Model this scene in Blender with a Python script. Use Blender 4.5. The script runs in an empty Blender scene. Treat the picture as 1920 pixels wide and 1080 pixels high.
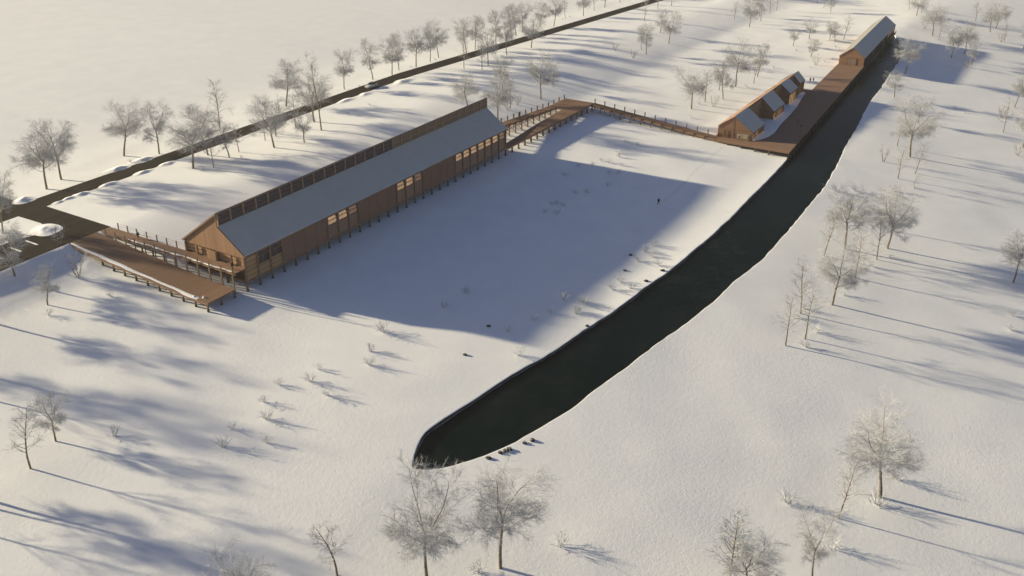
import bpy, bmesh, math, random
from mathutils import Vector, Matrix, noise
from mathutils.geometry import delaunay_2d_cdt
# All plan coordinates below are in bays of the long hall: x runs along the hall, y up the slope
# to the road, z up.  One bay is 3.4 m.
S = 3.4
random.seed(11)
scene = bpy.context.scene
COL = scene.collection
rad = math.radians
SOUTH=[(-7.1,-17.0),(-6.9,-17.5),(-6.6,-17.9),(-5.9,-18.4),(-5.1,-18.9),(-4.2,-19.3),(-3.4,-19.7),(-2.5,-19.9),(-1.3,-20.2),(-0.7,-20.4),(0.6,-20.7),(2.3,-20.8),(4.9,-21.2),(7.9,-21.5),(10.4,-21.9),(13.3,-22.3),(14.9,-22.5),(17.9,-22.7),(20.7,-23.0),(23.1,-23.1),(26.9,-23.1),(31.9,-23.0),(36.5,-22.9),(39.7,-22.7),(44.5,-22.2),(48.7,-21.7),(54.3,-21.2),(64.0,-20.2),(69.3,-20.0),(77.8,-19.3),(85.2,-18.9),(90.2,-18.1),(93.9,-16.8),(96.9,-15.5)]
NORTH=[(-7.0,-16.8),(-6.4,-16.4),(-5.6,-16.1),(-4.7,-15.8),(-3.8,-15.9),(-2.6,-16.0),(-1.5,-16.2),(-0.4,-16.3),(1.3,-16.5),(2.7,-16.8),(3.7,-17.0),(5.5,-17.3),(8.3,-17.6),(10.9,-18.0),(14.0,-18.2),(17.9,-18.6),(21.2,-18.7),(25.1,-18.8),(29.1,-18.8),(32.5,-18.7),(36.5,-18.65),(42.4,-18.4),(52.0,-17.85),(64.0,-17.15),(75.3,-16.55),(85.0,-16.1),(95.5,-15.3)]
def interp(tab,x):
    if x<=tab[0][0]: return tab[0][1]
    for (a,b),(c,d) in zip(tab,tab[1:]):
        if x<=c: return b+(d-b)*(x-a)/(c-a) if c>a else d
    return tab[-1][1]
def road_c(X): return 0.0
def gz(X,Y):
    """height of the hillside: flat by the road, falling to the canal and on beyond it, dipping gently to the east"""
    k=min(max((X+.95)/1.2,0),1); k=k*k*(3-2*k)
    if Y>0:
        a=.073*Y if Y<8 else (.584+.191*(Y-8) if Y<10.7 else min(1.1+.41*(Y-10.7),1.42))
        if Y<2.5: b=.073*Y
        else:
            t=min((Y-2.5)/9.0,1); b=.1825+1.2375*(1-(1-t)**1.45)
        z=a*(1-k)+b*k
    else:
        z=.07*max(Y,-17.5)
        ys=-17.2 if X<-7 else interp(SOUTH,X)
        d=ys-Y
        if d>0: z-=.11*min(d,30)+.03*max(0,min(d-30,60))
    if Y>23: z+=.05*(min(Y,160)-23)*min((Y-23)/10,1)  # rise added beyond the road to dim the far sunlit snow
    if X>40: z-=.033*min(X-40,90)*min(max((Y+17.5)/29.1,0),1)
    return z
TREES=[('B', 110.2, 21.04, -0.9, 4.21, 0.86, 'beyond', 1255, -16),('B', 119.12, 21.48, -1.19, 3.78, 1.09, 'beyond', 1291, -28),('M', 117.99, 9.47, -1.11, 3.54, 0.94, 'beyond', 1421, -15),('S', 111.67, 11.23, -0.92, 4.28, 1.12, 'beyond', 1375, -8),
('B', 117.42, 25.14, -1.11, 3.9, 0.82, 'beyond', 1244, -30),('B', 110.33, 25.35, -0.87, 3.63, 0.9, 'beyond', 1208, -21),('B', 121.2, 3.38, -1.57, 3.92, 1.18, 'beyond', 1504, -8),('M', 114.57, 6.44, -1.14, 4.27, 1.04, 'beyond', 1443, -5),
('S', 117.64, 12.81, -1.14, 3.69, 1.1, 'beyond', 1381, -17),('B', 112.8, 16.53, -0.98, 4.19, 1.29, 'beyond', 1318, -15),('B', 120.73, 25.43, -1.21, 3.43, 1.21, 'beyond', 1256, -34),('M', 120.62, 13.35, -1.24, 3.76, 0.81, 'beyond', 1387, -22),
('M', 101.84, 23.07, -0.62, 3.44, 1.28, 'beyond', 1190, -7),('B', 107.72, 16.55, -0.81, 3.88, 0.8, 'beyond', 1294, -8),('M', 106.83, 25.06, -0.76, 4.05, 0.83, 'beyond', 1194, -16),('B', 114.69, 10.08, -1.0, 4.23, 0.93, 'beyond', 1401, -11),
('B', 114.7, 22.56, -1.05, 3.45, 1.08, 'beyond', 1259, -24),('B', 120.84, 7.61, -1.25, 3.47, 1.02, 'beyond', 1453, -16),('B', 118.87, 16.41, -1.18, 3.8, 0.97, 'beyond', 1345, -23),('M', 98.74, 26.53, -0.46, 3.49, 1.03, 'beyond', 1134, -7),
('B', 103.52, 25.75, -0.64, 3.99, 1.18, 'beyond', 1169, -13),('S', 113.64, 26.3, -0.96, 4.28, 1.14, 'beyond', 1214, -27),('B', 117.63, 4.96, -1.34, 3.57, 1.07, 'beyond', 1473, -6),('M', 114.36, 13.35, -1.03, 4.21, 0.86, 'beyond', 1361, -13),
('B', 115.83, 16.35, -1.08, 4.13, 1.1, 'beyond', 1333, -19),('B', 105.92, 21.23, -0.76, 3.97, 1.1, 'beyond', 1232, -10),('B', 2.06, 20.87, 1.42, 4.25, 1.43, 'far', 87, 354),('B', 3.76, 21.64, 1.42, 4.48, 1.47, 'far', 115, 337),
('B', 9.44, 22.12, 1.42, 4.3, 1.7, 'far', 232, 292),('M', 11.15, 20.27, 1.42, 4.3, 0.95, 'far', 298, 288),('S', 18.15, 21.25, 1.42, 4.3, 0.94, 'far', 412, 240),('B', 10.22, 15.55, 1.42, 4.56, 1.64, 'near', 362, 316),
('M', 12.87, 16.91, 1.42, 4.24, 1.05, 'near', 390, 291),('S', 11.13, 14.43, 1.42, 3.22, 0.57, 'near', 401, 314),('M', 13.33, 15.15, 1.42, 3.13, 0.81, 'near', 430, 295),('S', 14.6, 15.44, 1.42, 2.29, 0.6, 'near', 448, 285),
('B', 25.71, 21.12, 1.42, 4.22, 1.46, 'far', 537, 199),('B', 23.46, 15.88, 1.42, 4.08, 1.53, 'near', 589, 228),('S', 22.03, 13.82, 1.42, 6.33, 0.87, 'near', 603, 244),('B', 16.77, 13.93, 1.42, 4.16, 1.34, 'near', 514, 277),
('M', 18.97, 15.86, 1.42, 3.44, 0.91, 'near', 517, 255),('S', 17.69, 15.77, 1.42, 2.57, 0.62, 'near', 497, 263),('M', 18.89, 12.79, 1.42, 2.72, 0.85, 'near', 571, 267),('S', 21.39, 15.97, 1.42, 2.94, 0.72, 'near', 555, 240),
('B', -4.0, 16.54, 1.42, 4.26, 0.97, 'west', 5, 435),('B', 32.68, 20.46, 1.42, 4.12, 0.89, 'far', 646, 167),('M', 36.8, 20.41, 1.42, 4.18, 0.81, 'far', 699, 149),('B', 39.16, 19.94, 1.42, 4.05, 1.03, 'far', 735, 141),
('M', 41.16, 20.61, 1.38, 4.09, 0.73, 'far', 748, 132),('B', 43.33, 20.14, 1.31, 4.1, 1.1, 'far', 780, 126),('M', 46.24, 20.49, 1.21, 4.1, 0.82, 'far', 807, 116),('B', 48.35, 20.93, 1.14, 4.04, 1.11, 'far', 822, 108),
('S', 45.63, 15.86, 1.23, 3.01, 0.62, 'near', 870, 128),('B', 52.02, 19.84, 1.02, 4.04, 1.04, 'far', 875, 100),('M', 54.33, 20.28, 0.95, 3.97, 0.87, 'far', 891, 93),('S', 46.15, 14.02, 1.22, 2.79, 0.57, 'near', 904, 131),
('B', 48.34, 14.71, 1.14, 3.97, 1.08, 'near', 915, 122),('M', 57.06, 19.28, 0.86, 4.3, 0.79, 'far', 930, 87),('B', 53.95, 15.96, 0.96, 3.9, 0.95, 'near', 950, 103),('M', 61.69, 20.07, 0.7, 4.21, 0.86, 'far', 959, 74),
('M', 64.09, 20.93, 0.62, 3.92, 0.83, 'far', 968, 67),('M', 66.52, 21.53, 0.54, 3.75, 0.81, 'far', 979, 60),('B', 58.89, 15.8, 0.8, 3.74, 1.18, 'near', 996, 89),('M', 70.98, 21.63, 0.4, 3.22, 0.92, 'far', 1013, 50),
('B', 72.02, 20.26, 0.36, 3.75, 0.99, 'far', 1038, 50),('S', 78.09, 21.94, 0.16, 2.8, 0.69, 'far', 1060, 35),('B', 81.42, 21.0, 0.05, 3.07, 0.93, 'far', 1094, 30),('S', 86.22, 21.89, -0.11, 3.05, 0.63, 'far', 1114, 20),
('M', 89.63, 21.97, -0.22, 3.16, 0.89, 'far', 1134, 14),('S', 94.93, 22.19, -0.39, 3.08, 0.66, 'far', 1162, 5),('B', 33.75, 7.38, 1.02, 3.48, 1.23, 'mid', 878, 209),('B', 33.34, 4.04, 0.48, 4.62, 1.27, 'mid', 934, 234),
('M', 39.13, 7.13, 0.99, 4.24, 0.99, 'mid', 944, 184),('S', 37.42, 5.36, 0.71, 2.72, 0.63, 'mid', 957, 203),('B', 42.01, 4.84, 0.57, 4.69, 1.3, 'mid', 1014, 185),('M', 46.62, 6.15, 0.66, 2.55, 0.68, 'mid', 1037, 159),
('M', 67.15, 6.15, 0.11, 2.88, 0.64, 'meadow', 1202, 93),('M', 65.74, 4.89, -0.02, 3.71, 0.83, 'meadow', 1212, 103),('B', 72.91, 5.23, -0.16, 3.89, 1.08, 'meadow', 1254, 82),('M', 76.99, 8.09, 0.04, 2.97, 0.78, 'meadow', 1238, 62),
('S', 83.2, 13.04, -0.01, 2.8, 0.64, 'meadow', 1208, 38),('S', 93.09, 15.49, -0.33, 3.1, 0.64, 'meadow', 1233, 17),('S', 96.83, 15.03, -0.46, 2.99, 0.65, 'meadow', 1259, 11),('K', 36.93, 5.33, 0.7, 1.17, 0.44, 'mid', 952, 206),
('K', 38.71, 5.39, 0.71, 1.14, 0.38, 'mid', 970, 197),('K', 64.02, 7.93, 0.4, 0.89, 0.44, 'meadow', 1153, 95),('K', 63.05, 5.23, 0.09, 1.11, 0.47, 'meadow', 1187, 109),('B', 50.22, -6.82, -0.6, 4.19, 1.36, 'meadow', 1297, 203),
('S', 53.17, -7.01, -0.65, 3.24, 0.68, 'meadow', 1322, 191),('K', 52.35, -8.22, -0.71, 1.26, 0.51, 'meadow', 1338, 199),('S', 57.92, -6.67, -0.69, 3.21, 0.64, 'meadow', 1348, 170),('B', 55.26, -8.07, -0.73, 4.16, 1.06, 'meadow', 1356, 186),
('B', 60.34, -7.52, -0.76, 5.11, 1.43, 'meadow', 1379, 163),('S', 62.96, -8.56, -0.83, 3.12, 0.66, 'meadow', 1413, 157),('M', 65.88, -7.96, -0.84, 3.74, 0.86, 'meadow', 1420, 144),('S', 68.34, -7.28, -0.84, 3.06, 0.57, 'meadow', 1423, 133),
('S', 93.33, 4.48, -0.77, 2.57, 0.57, 'meadow', 1377, 38),('B', 91.06, 1.58, -0.99, 4.11, 1.04, 'meadow', 1405, 51),('M', 98.98, 2.82, -1.11, 2.97, 0.83, 'meadow', 1424, 32),('S', 96.23, 1.78, -1.1, 2.76, 0.62, 'meadow', 1426, 39),
('S', 102.17, 2.42, -1.23, 2.9, 0.59, 'meadow', 1443, 27),('S', 105.35, 2.46, -1.3, 3.0, 0.61, 'meadow', 1456, 21),('M', 82.96, -6.67, -0.99, 2.36, 0.77, 'meadow', 1487, 87),('M', 78.54, -10.04, -1.03, 2.27, 0.73, 'meadow', 1520, 107),
('M', 88.03, -7.16, -1.06, 2.64, 0.83, 'meadow', 1517, 74),('M', 89.48, -9.3, -1.11, 2.41, 0.75, 'meadow', 1556, 74),('M', 88.12, -10.32, -1.11, 2.57, 0.74, 'meadow', 1566, 80),('S', 90.62, -10.72, -1.14, 3.12, 0.79, 'meadow', 1582, 74),
('K', 75.17, -11.57, -1.05, 1.35, 0.52, 'meadow', 1529, 122),('S', 114.92, -0.71, -1.48, 2.86, 0.63, 'meadow', 1532, 7),('S', 111.23, -2.62, -1.39, 2.7, 0.62, 'meadow', 1544, 16),('M', 108.46, -4.38, -1.33, 2.93, 0.8, 'meadow', 1557, 23),
('S', 116.64, -13.45, -1.29, 2.28, 0.66, 'east', 1705, 17),('B', 111.97, -15.31, -1.25, 3.08, 1.13, 'east', 1718, 29),('S', 114.07, -15.5, -1.25, 2.55, 0.7, 'east', 1727, 25),('B', 101.23, -19.4, -1.65, 4.07, 1.5, 'east', 1748, 67),
('S', 99.46, -20.49, -1.77, 2.6, 0.81, 'east', 1760, 76),('B', 90.82, -23.45, -1.84, 4.09, 1.21, 'east', 1784, 107),('B', 94.7, -24.33, -2.09, 4.06, 1.41, 'east', 1808, 101),('M', 89.17, -25.88, -2.06, 2.93, 0.86, 'east', 1821, 121),
('S', 116.44, -22.47, -1.99, 2.85, 0.64, 'east', 1829, 39),('B', 110.82, -25.1, -2.28, 3.81, 1.33, 'east', 1856, 61),('B', 113.97, -25.46, -2.32, 3.94, 1.35, 'east', 1867, 54),('S', 106.81, -27.39, -2.53, 2.66, 0.78, 'east', 1883, 78),
('M', 105.03, -29.92, -2.81, 4.33, 0.9, 'east', 1919, 92),('B', 77.32, -20.76, -1.38, 4.32, 1.27, 'east', 1697, 140),('M', 67.29, -21.75, -1.41, 2.93, 0.92, 'east', 1677, 183),('B', 50.08, -26.71, -1.79, 5.34, 1.66, 'east', 1706, 294),
('S', 52.03, -25.25, -1.65, 2.91, 0.61, 'east', 1682, 274),('S', 43.89, -27.0, -1.75, 2.81, 0.62, 'east', 1683, 335),('S', 46.21, -27.89, -1.87, 2.81, 0.66, 'east', 1716, 326),('S', 42.68, -28.48, -1.9, 1.32, 0.33, 'east', 1713, 353),
('M', 60.72, -25.36, -1.76, 2.21, 0.73, 'east', 1722, 230),('K', 46.9, -25.19, -1.58, 1.49, 0.47, 'east', 1656, 304),('S', 64.22, -32.43, -2.57, 3.48, 0.69, 'east', 1881, 250),('B', 74.43, -32.27, -2.62, 3.91, 1.04, 'east', 1902, 202),
('B', 61.09, -34.46, -2.76, 4.29, 0.98, 'east', 1917, 277),('K', 69.02, -31.68, -2.51, 1.39, 0.45, 'east', 1878, 223),('K', 58.34, -34.31, -2.71, 1.22, 0.44, 'east', 1907, 292),('K', 87.34, -25.72, -2.01, 1.23, 0.53, 'east', 1813, 126),
('K', 106.3, -27.06, -2.5, 1.27, 0.6, 'east', 1877, 79),('K', 104.43, -17.8, -1.48, 1.2, 0.52, 'meadow', 1733, 54),('K', 71.54, -20.11, -1.26, 1.03, 0.45, 'east', 1663, 158),('S', 13.11, -27.43, -1.79, 3.3, 0.67, 'bank', 1473, 648),
('S', 14.51, -28.11, -1.85, 3.29, 0.68, 'bank', 1509, 636),('S', 17.05, -27.08, -1.71, 3.57, 0.7, 'bank', 1501, 589),('B', 19.42, -28.31, -1.82, 4.36, 1.39, 'bank', 1560, 571),('S', 23.79, -28.58, -1.83, 3.45, 0.74, 'bank', 1603, 522),
('S', 25.52, -26.1, -1.56, 3.3, 0.72, 'bank', 1544, 480),('B', 27.66, -26.96, -1.65, 4.52, 1.58, 'bank', 1584, 467),('S', 27.58, -29.06, -1.88, 3.61, 0.74, 'bank', 1644, 486),('B', 29.85, -29.26, -1.91, 4.57, 1.47, 'bank', 1664, 466),
('S', 33.08, -29.0, -1.89, 3.4, 0.82, 'bank', 1676, 433),('B', 30.44, -37.13, -2.78, 3.68, 1.11, 'bank', 1899, 531),('B', 3.76, -34.75, -2.73, 4.99, 1.62, 'front', 1651, 931),('S', 1.22, -33.52, -2.63, 3.59, 0.77, 'front', 1572, 970),
('M', -2.96, -33.59, -2.74, 3.72, 0.81, 'front', 1522, 1086),('S', -5.28, -30.94, -2.56, 4.03, 0.73, 'front', 1366, 1100),('B', -5.37, -31.7, -2.65, 3.13, 1.22, 'front', 1399, 1120),('S', -16.52, -3.89, -0.27, 3.31, 0.77, 'west', 57, 878),
('M', -14.75, -3.12, -0.22, 2.46, 1.07, 'west', 104, 826),('B', -11.93, -21.21, -1.67, 5.14, 1.42, 'front', 800, 1088),('B', -9.71, -23.14, -1.88, 5.17, 1.37, 'front', 938, 1065),('S', -13.75, -18.34, -1.35, 2.92, 0.8, 'front', 632, 1078),
('B', -17.74, -17.62, -1.27, 3.55, 1.13, 'front', 462, 1190),('M', -7.6, 7.35, 0.54, 2.51, 1.21, 'west', 89, 570),('K', -4.64, 8.7, 0.72, 1.62, 0.61, 'west', 146, 516),('M', -7.05, 10.87, 1.17, 2.97, 1.07, 'west', 28, 516),
('K', -3.34, 11.93, 1.42, 1.31, 0.76, 'west', 112, 458),('B', -5.86, 12.83, 1.42, 2.28, 1.6, 'west', 22, 480),('M', -10.61, 8.36, 0.65, 3.71, 1.24, 'west', -30, 600),('M', -15.06, 9.24, 0.82, 5.08, 2.31, 'west', -210, 655),
('S', -14.95, 3.36, 0.25, 3.3, 0.98, 'west', -70, 735),('M', -18.91, -3.28, -0.23, 4.28, 1.58, 'west', -60, 925),('S', -19.39, -3.16, -0.22, 3.77, 1.05, 'west', -85, 935),('S', -20.51, -3.73, -0.26, 2.96, 0.82, 'west', -120, 975)]
BUSHES=[(-13.02, -4.85, -0.34, 0.63, 215, 816),(-7.32, -8.34, -0.58, 0.48, 495, 754),(-5.83, -7.96, -0.56, 0.43, 525, 722),(-4.68, -8.89, -0.62, 0.62, 582, 714),
(-3.68, -8.49, -0.59, 0.41, 596, 692),(-8.19, -9.36, -0.66, 0.59, 500, 785),(-9.67, -8.65, -0.61, 0.38, 435, 804),(-9.51, -10.66, -0.75, 0.44, 501, 831),
(-10.85, -9.27, -0.65, 0.63, 417, 838),(-5.15, -10.39, -0.73, 0.55, 614, 742),(-0.81, -9.56, -0.67, 0.58, 695, 659),(-1.84, -10.29, -0.72, 0.57, 692, 684),
(1.15, -8.9, -0.62, 0.79, 720, 622),(3.55, -15.97, -1.12, 0.59, 972, 666),(-7.25, -24.46, -2.02, 0.72, 1050, 1024),(-10.43, -22.59, -1.82, 0.7, 897, 1074),
(5.24, -9.97, -0.7, 0.48, 832, 577),(7.49, -9.92, -0.69, 0.56, 872, 548),(7.12, -14.86, -1.04, 0.41, 1002, 602),(5.18, -14.29, -1.0, 0.47, 952, 623),
(10.29, -15.0, -1.05, 0.63, 1057, 562),(8.4, -15.17, -1.06, 0.41, 1032, 588),(9.3, -16.35, -1.14, 0.62, 1080, 588),(10.55, -16.28, -1.14, 0.56, 1097, 571),
(20.41, -16.21, -1.14, 0.54, 1225, 460),(19.18, -16.18, -1.13, 0.57, 1210, 472),(18.74, -16.85, -1.18, 0.49, 1222, 482),(17.7, -16.37, -1.15, 0.52, 1197, 489),
(17.88, -17.73, -1.23, 0.49, 1236, 498),(14.37, -16.74, -1.17, 0.54, 1164, 529),(13.2, -16.76, -1.17, 0.61, 1148, 543),(13.93, -17.62, -1.23, 0.5, 1183, 542),
(10.66, -16.01, -1.12, 0.53, 1091, 567),(9.48, -16.38, -1.15, 0.48, 1084, 586),(37.21, -6.24, -0.44, 0.42, 1175, 268),(37.16, -7.24, -0.51, 0.37, 1194, 273),
(34.39, -6.84, -0.48, 0.5, 1159, 288),(33.67, -7.28, -0.51, 0.45, 1161, 295),(31.97, -6.53, -0.46, 0.36, 1128, 302),(32.03, -7.13, -0.5, 0.44, 1141, 305),
(32.08, -8.24, -0.58, 0.4, 1165, 311),(30.64, -6.37, -0.45, 0.4, 1110, 310),(29.75, -5.66, -0.4, 0.39, 1085, 312),(27.47, -5.67, -0.4, 0.43, 1059, 328),
(30.02, -8.2, -0.57, 0.39, 1142, 325),(30.44, -8.7, -0.61, 0.44, 1158, 325),(27.81, -9.18, -0.64, 0.43, 1140, 347),(25.63, -8.6, -0.6, 0.46, 1102, 360),
(24.88, -8.0, -0.56, 0.42, 1080, 362),(22.19, -7.9, -0.55, 0.37, 1044, 383),(21.88, -7.67, -0.54, 0.33, 1035, 384),(22.16, -8.44, -0.59, 0.41, 1056, 387),
(20.29, -8.02, -0.56, 0.4, 1022, 400),(20.66, -8.76, -0.61, 0.44, 1044, 402),(21.08, -28.61, -1.84, 0.47, 1583, 554),(15.64, -28.41, -1.87, 0.59, 1530, 623),
(13.69, -28.46, -1.9, 0.51, 1513, 652),(17.79, -27.06, -1.71, 0.46, 1507, 579),(16.39, -27.02, -1.71, 0.46, 1493, 597),(26.24, -29.14, -1.89, 0.42, 1637, 501),
(28.54, -29.65, -1.95, 0.43, 1667, 482),(24.3, -26.31, -1.58, 0.42, 1541, 495),(25.32, -28.85, -1.86, 0.42, 1622, 508),(25.77, -37.64, -2.82, 0.51, 1898, 591),
(23.74, -37.81, -2.84, 0.5, 1896, 619),(5.52, -35.05, -2.74, 0.67, 1680, 896),(3.1, -34.76, -2.75, 0.77, 1645, 947),(0.71, -31.44, -2.41, 0.76, 1477, 944),
(-0.74, -33.86, -2.71, 0.63, 1563, 1028),(8.76, 20.53, 1.42, 0.29, 245, 304),(13.63, 14.19, 1.42, 0.29, 453, 297),(10.21, 14.84, 1.42, 0.32, 375, 319),
(34.09, 19.89, 1.42, 0.25, 673, 162),(29.71, 15.07, 1.42, 0.29, 693, 198),(42.9, 20.38, 1.32, 0.27, 772, 126),(47.11, 20.5, 1.19, 0.28, 816, 113),
(77.23, 21.94, 0.19, 0.27, 1054, 37),(79.39, 22.01, 0.12, 0.31, 1068, 32),(45.94, 5.69, 0.61, 0.31, 1038, 164),(26.62, 14.96, 1.42, 0.33, 652, 214),
(47.49, -7.74, -0.62, 0.35, 1293, 220),(52.07, -6.8, -0.62, 0.31, 1310, 195),(61.0, -8.48, -0.81, 0.44, 1400, 164),(70.64, -8.17, -0.9, 0.41, 1450, 128),
(80.53, -7.77, -0.99, 0.31, 1493, 96),(85.47, -11.08, -1.11, 0.32, 1567, 89),(77.34, -12.01, -1.07, 0.3, 1547, 116),(68.3, -8.15, -0.87, 0.35, 1437, 136),
(73.59, -11.45, -1.03, 0.3, 1520, 127),(88.17, 1.65, -0.93, 0.27, 1390, 57),(78.88, -12.4, -1.09, 0.24, 1560, 112),(89.06, -10.09, -1.12, 0.26, 1566, 77),
(107.68, 2.01, -1.35, 0.23, 1471, 17),(68.08, -25.31, -1.8, 0.38, 1748, 196),(68.7, -27.35, -2.03, 0.33, 1790, 203),(61.31, -27.26, -1.97, 0.36, 1763, 237),
(67.83, -28.4, -2.14, 0.32, 1808, 212),(-4.99, 5.45, 0.4, 0.4, 208, 555),(-8.24, 6.32, 0.46, 0.45, 92, 590),(42.83, -28.44, -1.89, 0.4, 1713, 352),
(37.26, -23.76, -1.32, 0.6, 1567, 359),(38.53, -24.93, -1.46, 0.65, 1603, 358),(40.8, -27.24, -1.74, 0.66, 1673, 358)]
ROCKS=[(-2.44, -20.33, -1.27, 0.25, 998, 825),(-2.83, -20.13, -1.26, 0.22, 983, 830),(-3.61, -19.81, -1.25, 0.24, 955, 842),(-3.8, -19.73, -1.25, 0.24, 948, 845),
(-4.04, -19.59, -1.25, 0.12, 938, 848),(-4.64, -19.35, -1.25, 0.24, 916, 858),(8.42, -17.53, -1.23, 0.18, 1101, 612),(1.85, -13.71, -0.96, 0.22, 872, 666),
(4.99, -13.16, -0.92, 0.21, 916, 614),(18.15, -15.62, -1.09, 0.21, 1182, 478),(15.95, -16.27, -1.14, 0.23, 1172, 507),(17.28, -18.24, -1.23, 0.27, 1242, 508),
(15.35, -17.99, -1.23, 0.26, 1212, 528)]
# ------------------------------------------------------------------ ground height
def und(X, Y):
    """gentle swells of the snow field, flat where things are built"""
    m = 1.0
    if -4 < X < 46 and -3 < Y < 11.8: m = 0.0
    elif 11 + road_c(X) < Y < 22.5 + road_c(X): m = 0.0
    elif 40 < X < 98 and -22.5 < Y < -10.5: m = 0.0
    v = noise.noise(Vector((X * .11, Y * .11, 3.3))) * .10 + noise.noise(Vector((X * .33, Y * .33, 7.7))) * .035
    return v * m
def ground(X, Y): return gz(X, Y) + und(X, Y)

# ------------------------------------------------------------------ mesh helpers
class MB:
    def __init__(s): s.v = []; s.f = []; s.mi = []
    def add(s, vs, fs, mi=0):
        n = len(s.v); s.v += [tuple(v) for v in vs]; s.f += [tuple(i + n for i in f) for f in fs]; s.mi += [mi] * len(fs)
    def box(s, x0, x1, y0, y1, z0, z1, mi=0):
        s.add([(x0,y0,z0),(x1,y0,z0),(x1,y1,z0),(x0,y1,z0),(x0,y0,z1),(x1,y0,z1),(x1,y1,z1),(x0,y1,z1)],
              [(3,2,1,0),(4,5,6,7),(0,1,5,4),(1,2,6,5),(2,3,7,6),(3,0,4,7)], mi)
    def prism(s, poly, ext, mi=0):
        n = len(poly); e = Vector(ext); P = [Vector(p) for p in poly]
        nr = Vector((0,0,0))
        for i in range(n): nr += P[i].cross(P[(i+1) % n])
        if nr.dot(e) > 0: P.reverse()          # base faces away from the extrusion
        vs = P + [p + e for p in P]
        fs = [tuple(range(n)), tuple(range(2*n-1, n-1, -1))]
        for i in range(n):
            j = (i+1) % n; fs.append((j, i, n+i, n+j))
        s.add(vs, fs, mi)
    def beam(s, p, q, w, h, mi=0):
        p = Vector(p); q = Vector(q); d = (q-p).normalized()
        up = Vector((0,0,1)) if abs(d.z) < .95 else Vector((1,0,0))
        a = d.cross(up).normalized() * (w/2); b = a.cross(d).normalized() * (h/2)
        s.prism([p-a-b, p+a-b, p+a+b, p-a+b], q-p, mi)
    def tube(s, pts, rs, n=6, mi=0, cap=True):
        base = len(s.v); pts = [Vector(p) for p in pts]; k = len(pts)
        for i, p in enumerate(pts):
            d = (pts[min(i+1,k-1)] - pts[max(i-1,0)]).normalized()
            a = d.orthogonal().normalized(); b = d.cross(a)
            for j in range(n):
                t = 2*math.pi*j/n
                s.v.append(tuple(p + (a*math.cos(t) + b*math.sin(t)) * rs[i]))
        for i in range(k-1):
            for j in range(n):
                j2 = (j+1) % n
                s.f.append((base+i*n+j, base+i*n+j2, base+(i+1)*n+j2, base+(i+1)*n+j)); s.mi.append(mi)
        if cap:
            s.f.append(tuple(base + n-1-j for j in range(n))); s.mi.append(mi)
            s.f.append(tuple(base+(k-1)*n+j for j in range(n))); s.mi.append(mi)
    def mesh(s, name, mats, org=(0,0,0), scale=S, smooth=False):
        me = bpy.data.meshes.new(name); o = Vector(org)
        me.from_pydata([tuple((Vector(v)-o)*scale) for v in s.v], [], s.f)
        for m in (mats if isinstance(mats, (list,tuple)) else [mats]): me.materials.append(m)
        if any(s.mi): me.polygons.foreach_set('material_index', s.mi)
        if smooth: me.polygons.foreach_set('use_smooth', [True]*len(me.polygons))
        me.update(); return me
    def build(s, name, mats, parent=None, org=(0,0,0), smooth=False):
        """link as one mesh object; org is where the object's own origin stands"""
        o = bpy.data.objects.new(name, s.mesh(name, mats, org, S, smooth)); COL.objects.link(o)
        if parent is not None:
            o.parent = parent; o.location = (Vector(org) - Vector(base_of(parent))) * S
        else: o.location = Vector(org) * S
        return o
BASE = {}
def base_of(o): return BASE.get(o.name, tuple(o['_b']) if '_b' in o else (0,0,0))
def tag(o, label, cat, group=None):
    o['label'] = label; o['category'] = cat
    if group: o['group'] = group
    return o
def thing(name, base, label, cat, group=None):
    o = bpy.data.objects.new(name, None); COL.objects.link(o); o.location = Vector(base)*S
    o.empty_display_size = .5; BASE[o.name] = tuple(base); return tag(o, label, cat, group)
def part(mb, name, mats, parent, smooth=False):
    return mb.build(name, mats, parent, base_of(parent) if parent.type == 'EMPTY' else (0,0,0), smooth)
def sub(mb, name, mats, parent, org, smooth=False):
    """sub-part: its parent is a mesh whose origin stands at org"""
    o = bpy.data.objects.new(name, mb.mesh(name, mats, org, S, smooth)); COL.objects.link(o); o.parent = parent; return o
def put(me, name, parent, off, src=None):
    o = bpy.data.objects.new(name, me); COL.objects.link(o); o.parent = parent; o.location = Vector(off)*S; return o
def copy_tree(o, parent=None):
    c = o.copy(); COL.objects.link(c)
    if parent is not None: c.parent = parent
    for ch in list(o.children): copy_tree(ch, c)
    return c
def structure(o): o['kind'] = 'structure'; return o
def stuff(o): o['kind'] = 'stuff'; return o

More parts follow.
